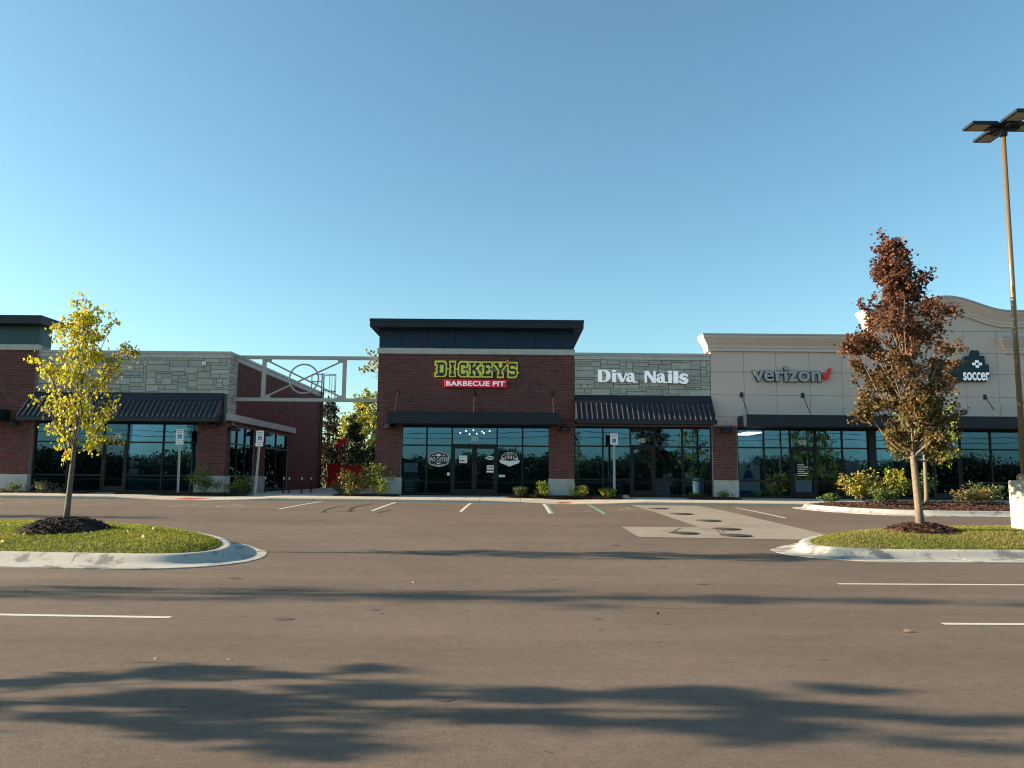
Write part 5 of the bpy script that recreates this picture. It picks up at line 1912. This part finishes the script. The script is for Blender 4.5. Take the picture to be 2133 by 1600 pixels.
def tree(name, base, H, fork, env, label, leafcol, nl, size, n_limb, trunk_r, bark, lean=(0, 0), seed=1, cat='tree', group=None, hang=0.5, twl=0.35, limb_r=0.35, up=0.7,
         far=False, clump=14, kr=(0.72, 1.04), tipbias=0.0):
    """env(t) -> (left radius, right radius, depth radius) for t = 0 (crown bottom) .. 1 (top)"""
    rng = random.Random(seed)
    root = thing(name, base, label, cat, group)
    bx, by, bz = base
    def axis(z):
        t = (z - bz) / H
        return Vector((bx + lean[0] * t + 0.04 * H * 0.1 * math.sin(3.1 * t + seed), by + lean[1] * t + 0.04 * H * 0.1 * math.cos(2.3 * t + seed), z))
    b = MB()
    path = [axis(bz - 0.05 + (H * 0.97) * k / 12) for k in range(13)]
    rad = []
    for k in range(13):
        t = k / 12
        z = (H * 0.97) * t
        rad.append(trunk_r * (1.25 - 0.25 * min(1, z / 0.3)) * (1 - 0.25 * min(1, z / fork)) if z < fork else max(0.006, trunk_r * 0.75 * (1 - (z - fork) / (H - fork)) ** 0.9))
    b.tube(path, rad, 9)
    tips = []
    for i in range(n_limb):
        u = (i + 0.5) / n_limb
        te = min(0.97, max(0.03, u ** 0.8 + rng.uniform(-0.05, 0.05)))        # where the limb ends in the crown
        ze = bz + fork + (H - fork) * te
        z0 = bz + fork * 0.92 + max(0.0, (ze - bz - fork) - up * (0.25 + 0.5 * rng.random()) * (H - fork) * 0.5) * 0.8
        z0 = min(z0, ze - 0.05)
        an = i * 2.39996 + rng.uniform(-0.4, 0.4)
        L_, R_, Dp = env(te)
        rx = (R_ if math.cos(an) > 0 else L_)
        k = rng.uniform(*kr)
        e = axis(ze) + Vector((math.cos(an) * rx * k, math.sin(an) * Dp * k, 0))
        s = axis(z0)
        m1 = s.lerp(e, 0.4) + Vector((0, 0, -0.12 * (e - s).length + 0.05 * H * rng.uniform(-0.3, 0.5)))
        m2 = s.lerp(e, 0.75) + Vector((rng.uniform(-.05, .05), rng.uniform(-.05, .05), 0.03))
        r_ = max(0.008, trunk_r * limb_r * (1 - 0.6 * te))
        P4 = smooth_path([s, m1, m2, e], 3)
        b.tube(P4, [r_ * (1 - 0.8 * q / (len(P4) - 1)) for q in range(len(P4))], 5)
        tips.append((P4, rx))
        if rng.random() < 0.8:
            # side branch
            j = rng.randrange(3, 7)
            sd_ = P4[j]
            e2 = sd_ + Vector((math.cos(an + rng.choice((-1, 1)) * 0.9) * rx * 0.4, math.sin(an + rng.choice((-1, 1)) * 0.9) * Dp * 0.4, rng.uniform(0.0, 0.10) * H))
            P5 = smooth_path([sd_, sd_.lerp(e2, 0.5) + Vector((0, 0, 0.03)), e2], 3)
            b.tube(P5, [r_ * 0.5 * (1 - 0.7 * q / (len(P5) - 1)) for q in range(len(P5))], 4)
            tips.append((P5, rx))
    # leader tip
    tips.append(([axis(bz + fork + (H - fork) * t) for t in (0.55, 0.7, 0.8, 0.9, 0.97)], 0.2))
    # twigs with leaves
    P, D, S, C = [], [], [], []
    ntw = max(1, nl // clump)
    for _ in range(ntw):
        pth, rx = rng.choice(tips)
        j = min(len(pth) - 1, int(len(pth) * (0.3 + tipbias + (0.75 - tipbias) * rng.random())))
        s = pth[j]
        d = Vector((rng.gauss(0, 1), rng.gauss(0, 1), rng.gauss(0.15, 0.6)))
        d.normalize()
        ln = twl * rng.uniform(0.4, 1.1)
        e = s + d * ln
        if not far:
            b.tube([s, s.lerp(e, 0.5) + Vector((0, 0, 0.02)), e], [0.006, 0.004, 0.002], 3, cap=False)
        for k in range(clump):
            t = rng.uniform(0.2, 1.05)
            p = s.lerp(e, t) + Vector((rng.gauss(0, 1), rng.gauss(0, 1), rng.gauss(0, 1))) * twl * 0.16
            dd = Vector((rng.gauss(0, 0.7), rng.gauss(0, 0.7), rng.gauss(0, 0.5) - hang * 1.6))
            P.append(p)
            D.append(dd)
            S.append(size * rng.uniform(0.6, 1.25))
            tt = max(0, min(1, (p.z - bz - fork) / (H - fork)))
            C.append(leafcol(tt, p.x - axis(p.z).x, rng))
    b.build('trunk', bark, root, smooth=True)
    leaf_mesh('crown', np.array(P), np.array(D), np.array(S), np.array(C), 'leaf_far' if far else 'leaf', root, wide=0.40)
    return root


def yellow_leaf(t, dx, rng):
    a = rng.random()
    if a < 0.62:
        c = Vector((0.58, 0.53, 0.035))
    elif a < 0.88:
        c = Vector((0.36, 0.38, 0.05))
    else:
        c = Vector((0.42, 0.22, 0.06))
    if dx > 0.35 and rng.random() < 0.35:
        c = Vector((0.33, 0.22, 0.08))
    return c * rng.uniform(0.75, 1.2)


def env_yellow(t):
    return (float(np.interp(t, [0, 0.2, 0.5, 0.75, 1], [0.72, 0.86, 0.86, 0.50, 0.10])), float(np.interp(t, [0, 0.2, 0.5, 0.75, 1], [0.60, 0.56, 0.62, 0.72, 0.25])),
            float(np.interp(t, [0, 0.3, 0.7, 1], [0.6, 0.8, 0.6, 0.2])))


tree('young_tree', (-8.43, 14.8, 0.57), 4.35, 1.45, env_yellow, 'young tree with bright yellow leaves on the left island', yellow_leaf, 3600, 0.074, 26, 0.055, 'bark_grey',
     lean=(0.1, 0), seed=5, twl=0.30, hang=1.1, limb_r=0.42, clump=9, up=1.0)


def red_leaf(t, dx, rng):
    w = max(0, min(1, (t - 0.12) / 0.45 + rng.gauss(0, 0.22)))
    lo = Vector((0.150, 0.096, 0.034)) if rng.random() < 0.55 else Vector((0.105, 0.105, 0.033))
    hi = Vector((0.135, 0.055, 0.036)) if rng.random() < 0.7 else Vector((0.205, 0.092, 0.046))
    return (lo * (1 - w) + hi * w) * rng.uniform(0.7, 1.25)


def env_red(t):
    r_ = float(np.interp(t, [0, 0.08, 0.25, 0.42, 0.6, 0.8, 0.93, 1], [0.50, 0.75, 1.18, 1.34, 1.12, 0.66, 0.34, 0.08]))
    return (r_ * 0.80, r_ * 1.10, r_ * 0.92)


tree('young_tree', (8.55, 16.3, 0.50), 6.3, 1.60, env_red, 'tall young tree with red-brown leaves on the right island', red_leaf, 22000, 0.080, 60, 0.082, 'bark_warm',
     lean=(-0.25, 0), seed=9, twl=0.30, hang=0.25, up=0.8, clump=26, kr=(0.5, 1.1), tipbias=0.12)


def green_leaf(t, dx, rng):
    c = Vector((0.30, 0.30, 0.05)) if rng.random() < 0.55 else Vector((0.15, 0.20, 0.045))
    return c * rng.uniform(0.7, 1.2)


def env_round(r):
    return lambda t: (r * math.sqrt(max(0.02, 1 - (2 * t - 0.9) ** 2)),) * 3


tree('young_tree', (13.92, 26.0, 0.74), 3.7, 1.55, lambda t: (0.75, 1.0, 0.9) if t < 0.8 else (0.4, 0.5, 0.5), 'small yellow-green tree in the planting island behind the red-brown tree', green_leaf,
     2600, 0.10, 14, 0.07, 'bark_warm', seed=13, twl=0.4, clump=12)


def shrub(x, y, z, rx, ry, h, n, cols, label, seed, leaf=0.07, cat='shrub', group='shrubs along the shop fronts', airy=0.0):
    rng = random.Random(seed)
    root = thing('shrub', (x, y, z), label, cat, group)
    b = MB()
    cl = []
    for i in range(11):
        a, rr_ = rng.uniform(0, 6.283), math.sqrt(rng.random())
        top = Vector((x + rx * rr_ * math.cos(a), y + ry * rr_ * math.sin(a), z + h * rng.uniform(0.35, 1.0) * (1 - 0.35 * rr_ ** 2)))
        b.tube([(x + 0.1 * rx * math.cos(a), y + 0.1 * ry * math.sin(a), z - 0.03), Vector((x, y, z)).lerp(top, 0.55) + Vector((0, 0, 0.04)), top], [0.012, 0.008, 0.004], 4)
        cl.append((top, rng.uniform(0.22, 0.45) * (1 - 0.4 * airy)))
        cl.append((Vector((x, y, z + 0.05)).lerp(top, rng.uniform(0.4, 0.8)), rng.uniform(0.25, 0.4)))
    P, D, S, C = [], [], [], []
    for _ in range(n):
        c, r_ = rng.choice(cl)
        v = Vector((rng.gauss(0, 1), rng.gauss(0, 1), rng.gauss(0, 1)))
        v.normalize()
        v *= rng.random() ** 0.5 * r_
        p = c + Vector((v.x * rx * 1.25, v.y * ry * 1.25, v.z * h * 0.55))
        p.z = max(p.z, z + 0.02)
        P.append(p)
        D.append(Vector((v.x, v.y, v.z * 0.6 + 0.1)) + Vector((rng.gauss(0, 0.3), rng.gauss(0, 0.3), rng.gauss(0, 0.25))))
        S.append(leaf * rng.uniform(0.6, 1.3))
        C.append(Vector(rng.choice(cols)) * rng.uniform(0.65, 1.25))
    b.build('stem', 'twig', root)
    leaf_mesh('foliage', np.array(P), np.array(D), np.array(S), np.array(C), 'leaf', root, wide=0.36)


YG = [(0.30, 0.34, 0.05), (0.22, 0.30, 0.05), (0.36, 0.36, 0.06)]
DG_ = [(0.07, 0.12, 0.035), (0.09, 0.15, 0.04), (0.14, 0.19, 0.05)]
YL = [(0.50, 0.40, 0.05), (0.40, 0.36, 0.05), (0.34, 0.20, 0.06), (0.18, 0.22, 0.05)]
RG = [(0.28, 0.14, 0.06), (0.16, 0.18, 0.05), (0.10, 0.13, 0.04), (0.34, 0.22, 0.08)]
GR = [(0.13, 0.15, 0.08), (0.18, 0.20, 0.12), (0.09, 0.12, 0.06)]
shrub(-19.6, 30.35, FZ - 0.02, 0.55, 0.35, 0.48, 420, GR, 'low grey-green shrub at the left edge beside the brick pier', 1)
shrub(-18.15, 30.35, FZ - 0.02, 0.62, 0.35, 0.52, 520, GR, 'low grey-green shrub under the left shop window, behind the yellow tree', 2)
shrub(-11.95, 30.3, FZ - 0.02, 0.55, 0.42, 1.05, 1150, DG_ + [(0.22, 0.24, 0.08)], 'dark green bushy shrub before the corner pier of the left building', 3, 0.075)
shrub(-10.75, 30.55, FZ - 0.02, 0.60, 0.40, 0.80, 950, DG_ + [(0.28, 0.32, 0.07)], 'dark green shrub left of the leaning parking sign', 4, 0.075)
shrub(-6.15, 30.2, FZ - 0.02, 0.62, 0.40, 1.22, 1250, RG + YL[:2], 'reddish yellow shrub at the right of the passage mouth', 5, 0.085)
shrub(-5.15, 30.2, FZ - 0.02, 0.58, 0.40, 1.25, 1250, YG + [(0.45, 0.36, 0.05)] + DG_[1:2], 'tall green-yellow shrub before the left pier of the brick shop', 6, 0.08)
shrub(1.27, 30.1, FZ - 0.03, 0.34, 0.30, 0.62, 900, YG, 'round yellow-green shrub before the right pier of the brick shop', 7, 0.055)
shrub(2.63, 30.1, FZ - 0.03, 0.36, 0.30, 0.58, 900, YG, 'round yellow-green shrub at the left corner of the stone shop', 8, 0.055)
shrub(7.2, 30.45, FZ - 0.02, 0.45, 0.25, 0.26, 320, DG_, 'low dark shrub under the right window of the nail shop', 9, 0.05)
shrub(8.35, 30.45, FZ - 0.02, 0.36, 0.25, 0.34, 320, DG_, 'low dark shrub at the foot of the short brick pier', 10, 0.05)
shrub(12.25, 27.1, 0.80, 0.72, 0.5, 0.98, 1400, YL, 'large yellow shrub at the left of the planting island', 11, 0.095)
shrub(12.35, 25.8, 0.70, 0.45, 0.38, 0.72, 700, DG_ + RG[1:3], 'dull green shrub at the front of the planting island', 12, 0.08)
shrub(13.4, 27.1, 0.82, 0.36, 0.35, 1.2, 800, YG + YL[:2], 'tall yellow-green shrub left of the small tree in the planting island', 13, 0.09)
shrub(14.5, 27.4, 0.82, 0.55, 0.4, 1.0, 800, DG_ + YG[1:2], 'green shrub right of the small tree in the planting island', 14, 0.08)
shrub(11.25, 27.4, 0.66, 0.34, 0.3, 0.36, 420, DG_ + [(0.12, 0.24, 0.05)], 'small green shrub at the left tip of the planting island', 15, 0.07)
shrub(15.6, 26.3, 0.76, 0.85, 0.45, 0.62, 1100, RG, 'low red-green shrub at the right of the planting island', 16, 0.08)
shrub(16.8, 27.3, 0.80, 0.6, 0.4, 0.7, 600, DG_, 'dark green shrub behind the red-green one in the planting island', 17, 0.08)
shrub(-6.9, 31.2, FZ - 0.02, 0.35, 0.3, 0.75, 350, RG[1:] + GR, 'sparse shrub deeper in the passage mouth', 18, 0.08)


def tuft(x, y, z, r_, h, n, label, seed, col):
    rng = np.random.default_rng(seed)
    root = thing('grass_tuft', (x, y, z), label, 'grass', 'ornamental grasses before the shops')
    a = rng.uniform(0, 6.283, n)
    k = np.sqrt(rng.uniform(0, 1, n))
    P = np.stack([x + 0.35 * r_ * k * np.cos(a), y + 0.35 * r_ * k * np.sin(a), np.full(n, z - 0.01)], 1)
    D = np.stack([np.cos(a) * k * r_ / h * 0.9 + rng.normal(0, .08, n), np.sin(a) * k * r_ / h * 0.9 + rng.normal(0, .08, n), np.ones(n)], 1)
    S = h * rng.uniform(0.6, 1.1, n)
    C = np.array(col) * rng.uniform(0.6, 1.3, (n, 1))
    leaf_mesh('blades', P, D, S, C, 'grass', root, wide=0.022, droop=0.12)


tuft(0.36, 30.1, FZ - 0.03, 0.30, 0.50, 260, 'small grey-green grass tuft right of the double doors', 3, (0.16, 0.20, 0.09))
tuft(3.74, 30.1, FZ - 0.03, 0.32, 0.48, 420, 'bright green grass tuft left of the nail shop parking sign', 4, (0.30, 0.34, 0.05))
tuft(0.86, 30.05, FZ - 0.03, 0.22, 0.18, 160, 'low yellowish grass tuft between the brick shop shrubs', 5, (0.32, 0.30, 0.08))
rk = MB()
rk.loft([[(4.45 + r_ * math.cos(k * 0.785) * 1.3, 30.1 + r_ * math.sin(k * 0.785), z) for k in range(8)] for r_, z in ((0.12, 0.68), (0.13, 0.75), (0.09, 0.82), (0.03, 0.84))])
tag(rk.build('boulder', 'rock', smooth=True), 'small pale boulder by the foot of the nail shop doors', 'rock')

# mulch beds against the shop fronts
beds = MB()
rng = random.Random(4)
for x0, x1 in ((-20.6, -16.6), (-15.3, -10.2), (-6.9, -4.4), (-0.2, 4.4), (6.9, 8.9)):
    beds.cur = (1, 1, 1)
    n_ = int((x1 - x0) / 0.25)
    vs, fs = [], []
    for i in range(n_ + 1):
        xx = x0 + (x1 - x0) * i / n_
        e = 0.05 * math.sin(xx * 3.1) + rng.uniform(-0.03, 0.03)
        vs += [(xx, 29.85 + e, FZ - 0.03), (xx, 30.1, FZ + 0.03), (xx, 30.94, FZ + 0.03)]
    for i in range(n_):
        for k in range(2):
            fs.append((3 * i + k, 3 * i + 3 + k, 3 * i + 4 + k, 3 * i + 1 + k))
    beds.add(vs, fs)
    for _ in range(int((x1 - x0) * 90)):
        xx, yy = rng.uniform(x0, x1), rng.uniform(29.9, 30.9)
        L_, w_, th = rng.uniform(0.03, 0.08), rng.uniform(0.01, 0.025), rng.uniform(0, 6.283)
        d, e = Vector((math.cos(th), math.sin(th), rng.uniform(-.3, .3))) * L_, Vector((-math.sin(th), math.cos(th), 0)) * w_
        p = Vector((xx, yy, FZ + 0.035))
        v = rng.uniform(0.6, 2.4)
        beds.cur = (v, v * .9, v * .85)
        beds.add([p - d - e, p + d - e, p + d + e, p - d + e, p + Vector((0, 0, 0.015))], [(0, 1, 4), (1, 2, 4), (2, 3, 4), (3, 0, 4)])
o = beds.build('bed_mulch', 'mulch', kind='stuff')
o['label'] = 'dark bark mulch in the beds against the shop fronts'

# ------------------------------------------------------------------ trees behind the passage


def bg_leaf(c0, c1):
    def f(t, dx, rng):
        return (Vector(c0) if rng.random() < 0.6 else Vector(c1)) * rng.uniform(0.7, 1.25)
    return f


GRP = 'trees behind the passage'
tree('broadleaf_tree', (-12.6, 66, 0.4), 7.9, 1.5, env_round(2.6), 'sunlit yellow-green tree seen through the passage, left of centre', bg_leaf((0.42, 0.38, 0.06), (0.28, 0.32, 0.06)), 7000, 0.26, 30, 0.16,
     'bark_grey', seed=21, group=GRP, twl=0.9, far=True, clump=18)
tree('broadleaf_tree', (-9.2, 68, 0.4), 7.2, 1.2, env_round(2.3), 'sunlit yellow-green tree beside the brick shop, seen through the passage', bg_leaf((0.40, 0.36, 0.08), (0.22, 0.28, 0.06)), 6500, 0.26, 28, 0.16,
     'bark_grey', seed=22, group=GRP, twl=0.9, far=True, clump=18)
tree('broadleaf_tree', (-8.7, 56, 0.4), 11.5, 5.5, env_round(2.3), 'tall pale tree peeping out behind the roof of the brick shop', bg_leaf((0.30, 0.28, 0.10), (0.16, 0.19, 0.06)), 3800, 0.22, 20, 0.17, 'bark_grey',
     seed=23, group=GRP, twl=0.9, hang=0.9, far=True, clump=16)
tree('conical_tree', (-10.35, 50.2, 0.4), 5.0, 0.5, lambda t: (1.35 * (1 - t) + 0.06,) * 3, 'dark conical evergreen in the middle of the passage', bg_leaf((0.035, 0.055, 0.022), (0.05, 0.07, 0.03)), 3800, 0.16, 34, 0.08,
     'bark_grey', seed=24, group=GRP, twl=0.45, far=True, clump=18)
tree('columnar_tree', (-12.05, 50.5, 0.4), 6.2, 0.6, lambda t: (0.9 * (1 - 0.7 * t) + 0.08,) * 3, 'dark narrow tree beside the caged ladder', bg_leaf((0.045, 0.045, 0.022), (0.08, 0.06, 0.03)), 3400, 0.15, 34, 0.08,
     'bark_grey', seed=25, group=GRP, twl=0.45, far=True, clump=18)


def hedge(name, x0, x1, y, w, h0, h1, n, size, cols, label, z=0.4, seed=3):
    rng = np.random.default_rng(seed)
    X = rng.uniform(x0, x1, n)
    top = h0 + (h1 - h0) * (0.5 + 0.28 * np.sin(X * 0.21 + seed) + 0.16 * np.sin(X * 0.73 + 2) + 0.1 * np.sin(X * 1.9))
    Z = z + top * rng.uniform(0, 1, n) ** 0.6
    Y = y + rng.normal(0, w / 2, n)
    D = rng.normal(0, 1, (n, 3))
    S = size * rng.uniform(0.6, 1.4, n)
    C = np.array(cols)[rng.integers(0, len(cols), n)] * rng.uniform(0.7, 1.3, (n, 1))
    o = leaf_mesh(name, np.stack([X, Y, Z], 1), D, S, C, 'leaf_far', kind='stuff', wide=0.5)
    o['label'] = label
    return o


hedge('hedge', -16, -3, 54, 1.2, 2.8, 3.5, 5200, 0.28, [(0.03, 0.05, 0.02), (0.04, 0.06, 0.025)], 'dark hedge closing the far end of the passage', seed=5)

# ------------------------------------------------------------------ across the road behind the camera (seen in the shop glass)
hedge('tree_line', -150, 150, -95, 10, 4.2, 7.6, 70000, 0.38, [(0.035, 0.048, 0.022), (0.05, 0.06, 0.026), (0.07, 0.065, 0.028)], 'far line of trees across the road behind the viewer', z=-0.35, seed=8)
core = MB()
pts_ = []
for i in range(121):
    x = -150 + 2.5 * i
    h = 3.7 + 3.2 * (0.5 + 0.28 * math.sin(x * 0.21 + 8) + 0.16 * math.sin(x * 0.73 + 2) + 0.1 * math.sin(x * 1.9))
    pts_.append([(x, -92, -0.4), (x, -92.5, h * 0.7), (x, -95, h), (x, -98, h * 0.6), (x, -98, -0.4)])
core.cur = (0.035, 0.048, 0.022)
core.loft(pts_)
o = core.build('tree_line', 'leaf_far', kind='stuff')
o['label'] = 'dense heart of the far line of trees behind the viewer'
core = MB()  # unseen hedge, added to keep sunlit asphalt out of the glass reflections
core.cur = (0.020, 0.027, 0.014)
core.loft([[(x, -4.45, 0.0), (x, -4.4, 0.95), (x, -4.0, 1.08 + 0.05 * math.sin(x * 1.7)), (x, -3.6, 0.95), (x, -3.55, 0.0)] for x in [-60 + 1.5 * i for i in range(81)]])
o = core.build('added_hedge', 'leaf_far', kind='stuff')
o['label'] = 'dense heart of the added dark hedge behind the viewer'
hedge('added_hedge', -60, 60, -4.0, 0.9, 0.98, 1.30, 60000, 0.07, [(0.020, 0.028, 0.014), (0.03, 0.036, 0.018)], 'added dark hedge out of view behind the viewer, darkening the shop glass reflections', z=0.0, seed=12)
for i, (x, y) in enumerate(((-26, -34), (6.5, -32), (34, -35))):
    u = thing('utility_pole', (x, y, -0.35), ['wooden utility pole across the road, left behind the viewer', 'wooden utility pole across the road, straight behind the viewer',
              'wooden utility pole across the road, right behind the viewer'][i], 'pole', 'utility poles across the road')
    MB().tube([(x, y, -0.4), (x, y, 10.5)], [0.16, 0.11], 10).build('pole', 'timber_pole', u)
    MB().box(x - 1.2, x + 1.2, y - 0.06, y + 0.06, 9.6, 9.75).build('crossarm', 'timber_pole', u)
for k, z in enumerate((9.8, 9.0, 7.2, 6.6)):
    pts = []
    for i in range(41):
        x = -90 + 180 * i / 40
        pts.append((x, -33, z - 0.5 * math.sin(math.pi * ((x + 26) / 32.5 % 1.0))))
    tag(MB().tube(pts, 0.03, 4).build('overhead_wire', 'wire_black'), ['topmost', 'second', 'third', 'lowest'][k] + ' of the thin overhead wires between the utility poles behind the viewer', 'wire', 'overhead wires behind the viewer')
# lot trees left of the frame: their shadows cross the foreground
def shade_leaf(t, dx, rng):
    return Vector((0.30, 0.26, 0.05)) * rng.uniform(0.6, 1.2)


OFF = 'young trees left of the frame'
tree('young_tree', (-10.8, 5.38, 0.0), 4.3, 1.7, lambda t: (0.75, 0.75, 0.92) if t < 0.7 else (0.4, 0.4, 0.55), 'young tree left of the frame shading the foreground', shade_leaf, 7000, 0.085, 26, 0.07, 'bark_grey', seed=31, twl=0.26, group=OFF, clump=42, kr=(0.35, 1.12), tipbias=0.2)
tree('young_tree', (-21.5, 10.3, 0.0), 9.4, 2.0, lambda t: (0.55, 0.55, 0.62) if t < 0.7 else (0.3, 0.3, 0.35), 'taller young tree left of the frame beyond the island', shade_leaf, 3000, 0.085, 26, 0.08, 'bark_grey', seed=32, twl=0.4, group=OFF)
tree('young_tree', (-29.5, 21.5, 0.3), 6.0, 1.8, lambda t: (0.8, 0.8, 0.8) if t < 0.7 else (0.4, 0.4, 0.4), 'young tree left of the frame near the shops', shade_leaf, 2600, 0.085, 18, 0.07, 'bark_grey', seed=33, twl=0.4, group=OFF)
# lot trees behind the camera, mirrored in the shop glass
for i, (x, y, h) in enumerate(((5.2, -9, 6.5), (17.5, -12, 6.5), (-22.5, -8, 4.6), (31, -14, 6.0))):
    tree('young_tree', (x, y, 0.0), h, 1.7, env_round(1.6), ['young tree just behind the viewer, right of centre', 'young tree behind the viewer, second to the right', 'young tree behind the viewer, to the left',
         'young tree behind the viewer, far right'][i], shade_leaf, 2600, 0.14, 20, 0.09, 'bark_grey', seed=41 + i, twl=0.5, far=True, group='young trees behind the viewer')

# ------------------------------------------------------------------ litter
fl = MB()
fl.cur = (1, 1, 1)


def fallen(x, y, z, s, a, col, label, group):
    b = MB()
    b.cur = col
    c, d = math.cos(a), math.sin(a)
    P_ = [(0, 0, 0.0), (0.5, 0.32, 0.22), (1, 0, 0.06), (0.5, -0.32, 0.18), (0.5, 0, 0.02)]
    b.add([(x + s * (u * c - v * d), y + s * (u * d + v * c), z + 0.004 + s * w) for u, v, w in P_], [(0, 1, 4), (1, 2, 4), (2, 3, 4), (3, 0, 4)])
    tag(b.build('fallen_leaf', 'leaf'), label, 'leaf', group)


fallen(3.9, 7.86, 0, 0.11, 0.2, (0.55, 0.42, 0.16), 'pale dry leaf on the asphalt at the right', None)
fallen(-2.3, 6.45, 0, 0.05, 0.9, (0.6, 0.55, 0.45), 'tiny pale leaf on the asphalt at the left above the big shadow', None)
rng = np.random.default_rng(77)
n = 60
X, Y = rng.uniform(-10.2, -6.0, n), rng.uniform(13.2, 15.6, n)
Z = np.array([island_z(x, y, LP_) + 0.03 for x, y in zip(X, Y)])
o = leaf_mesh('leaf_litter', np.stack([X, Y, Z], 1), np.stack([rng.normal(0, 1, n), rng.normal(0, 1, n), rng.normal(0, 0.2, n)], 1), rng.uniform(0.05, 0.09, n),
              np.array([(0.48, 0.38, 0.18)]) * rng.uniform(0.6, 1.3, (n, 1)), 'leaf', kind='stuff')
o['label'] = 'fallen yellow leaves in the grass of the left island'
n = 260
X, Y = rng.uniform(-9, 10, n), rng.uniform(4, 27, n)
ok = np.array([not (inside(x, y, LP_) or inside(x, y, RP_)) for x, y in zip(X, Y)])
X, Y = X[ok], Y[ok]
n = len(X)
Z = np.array([gz(x, y) + 0.006 for x, y in zip(X, Y)])
o = leaf_mesh('asphalt_debris', np.stack([X, Y, Z], 1), np.stack([rng.normal(0, 1, n), rng.normal(0, 1, n), rng.normal(0, 0.25, n)], 1), rng.uniform(0.012, 0.04, n),
              np.array([(0.22, 0.17, 0.11)]) * rng.uniform(0.3, 2.2, (n, 1)), 'leaf', kind='stuff')
o['label'] = 'specks of grit and leaf scraps on the asphalt'
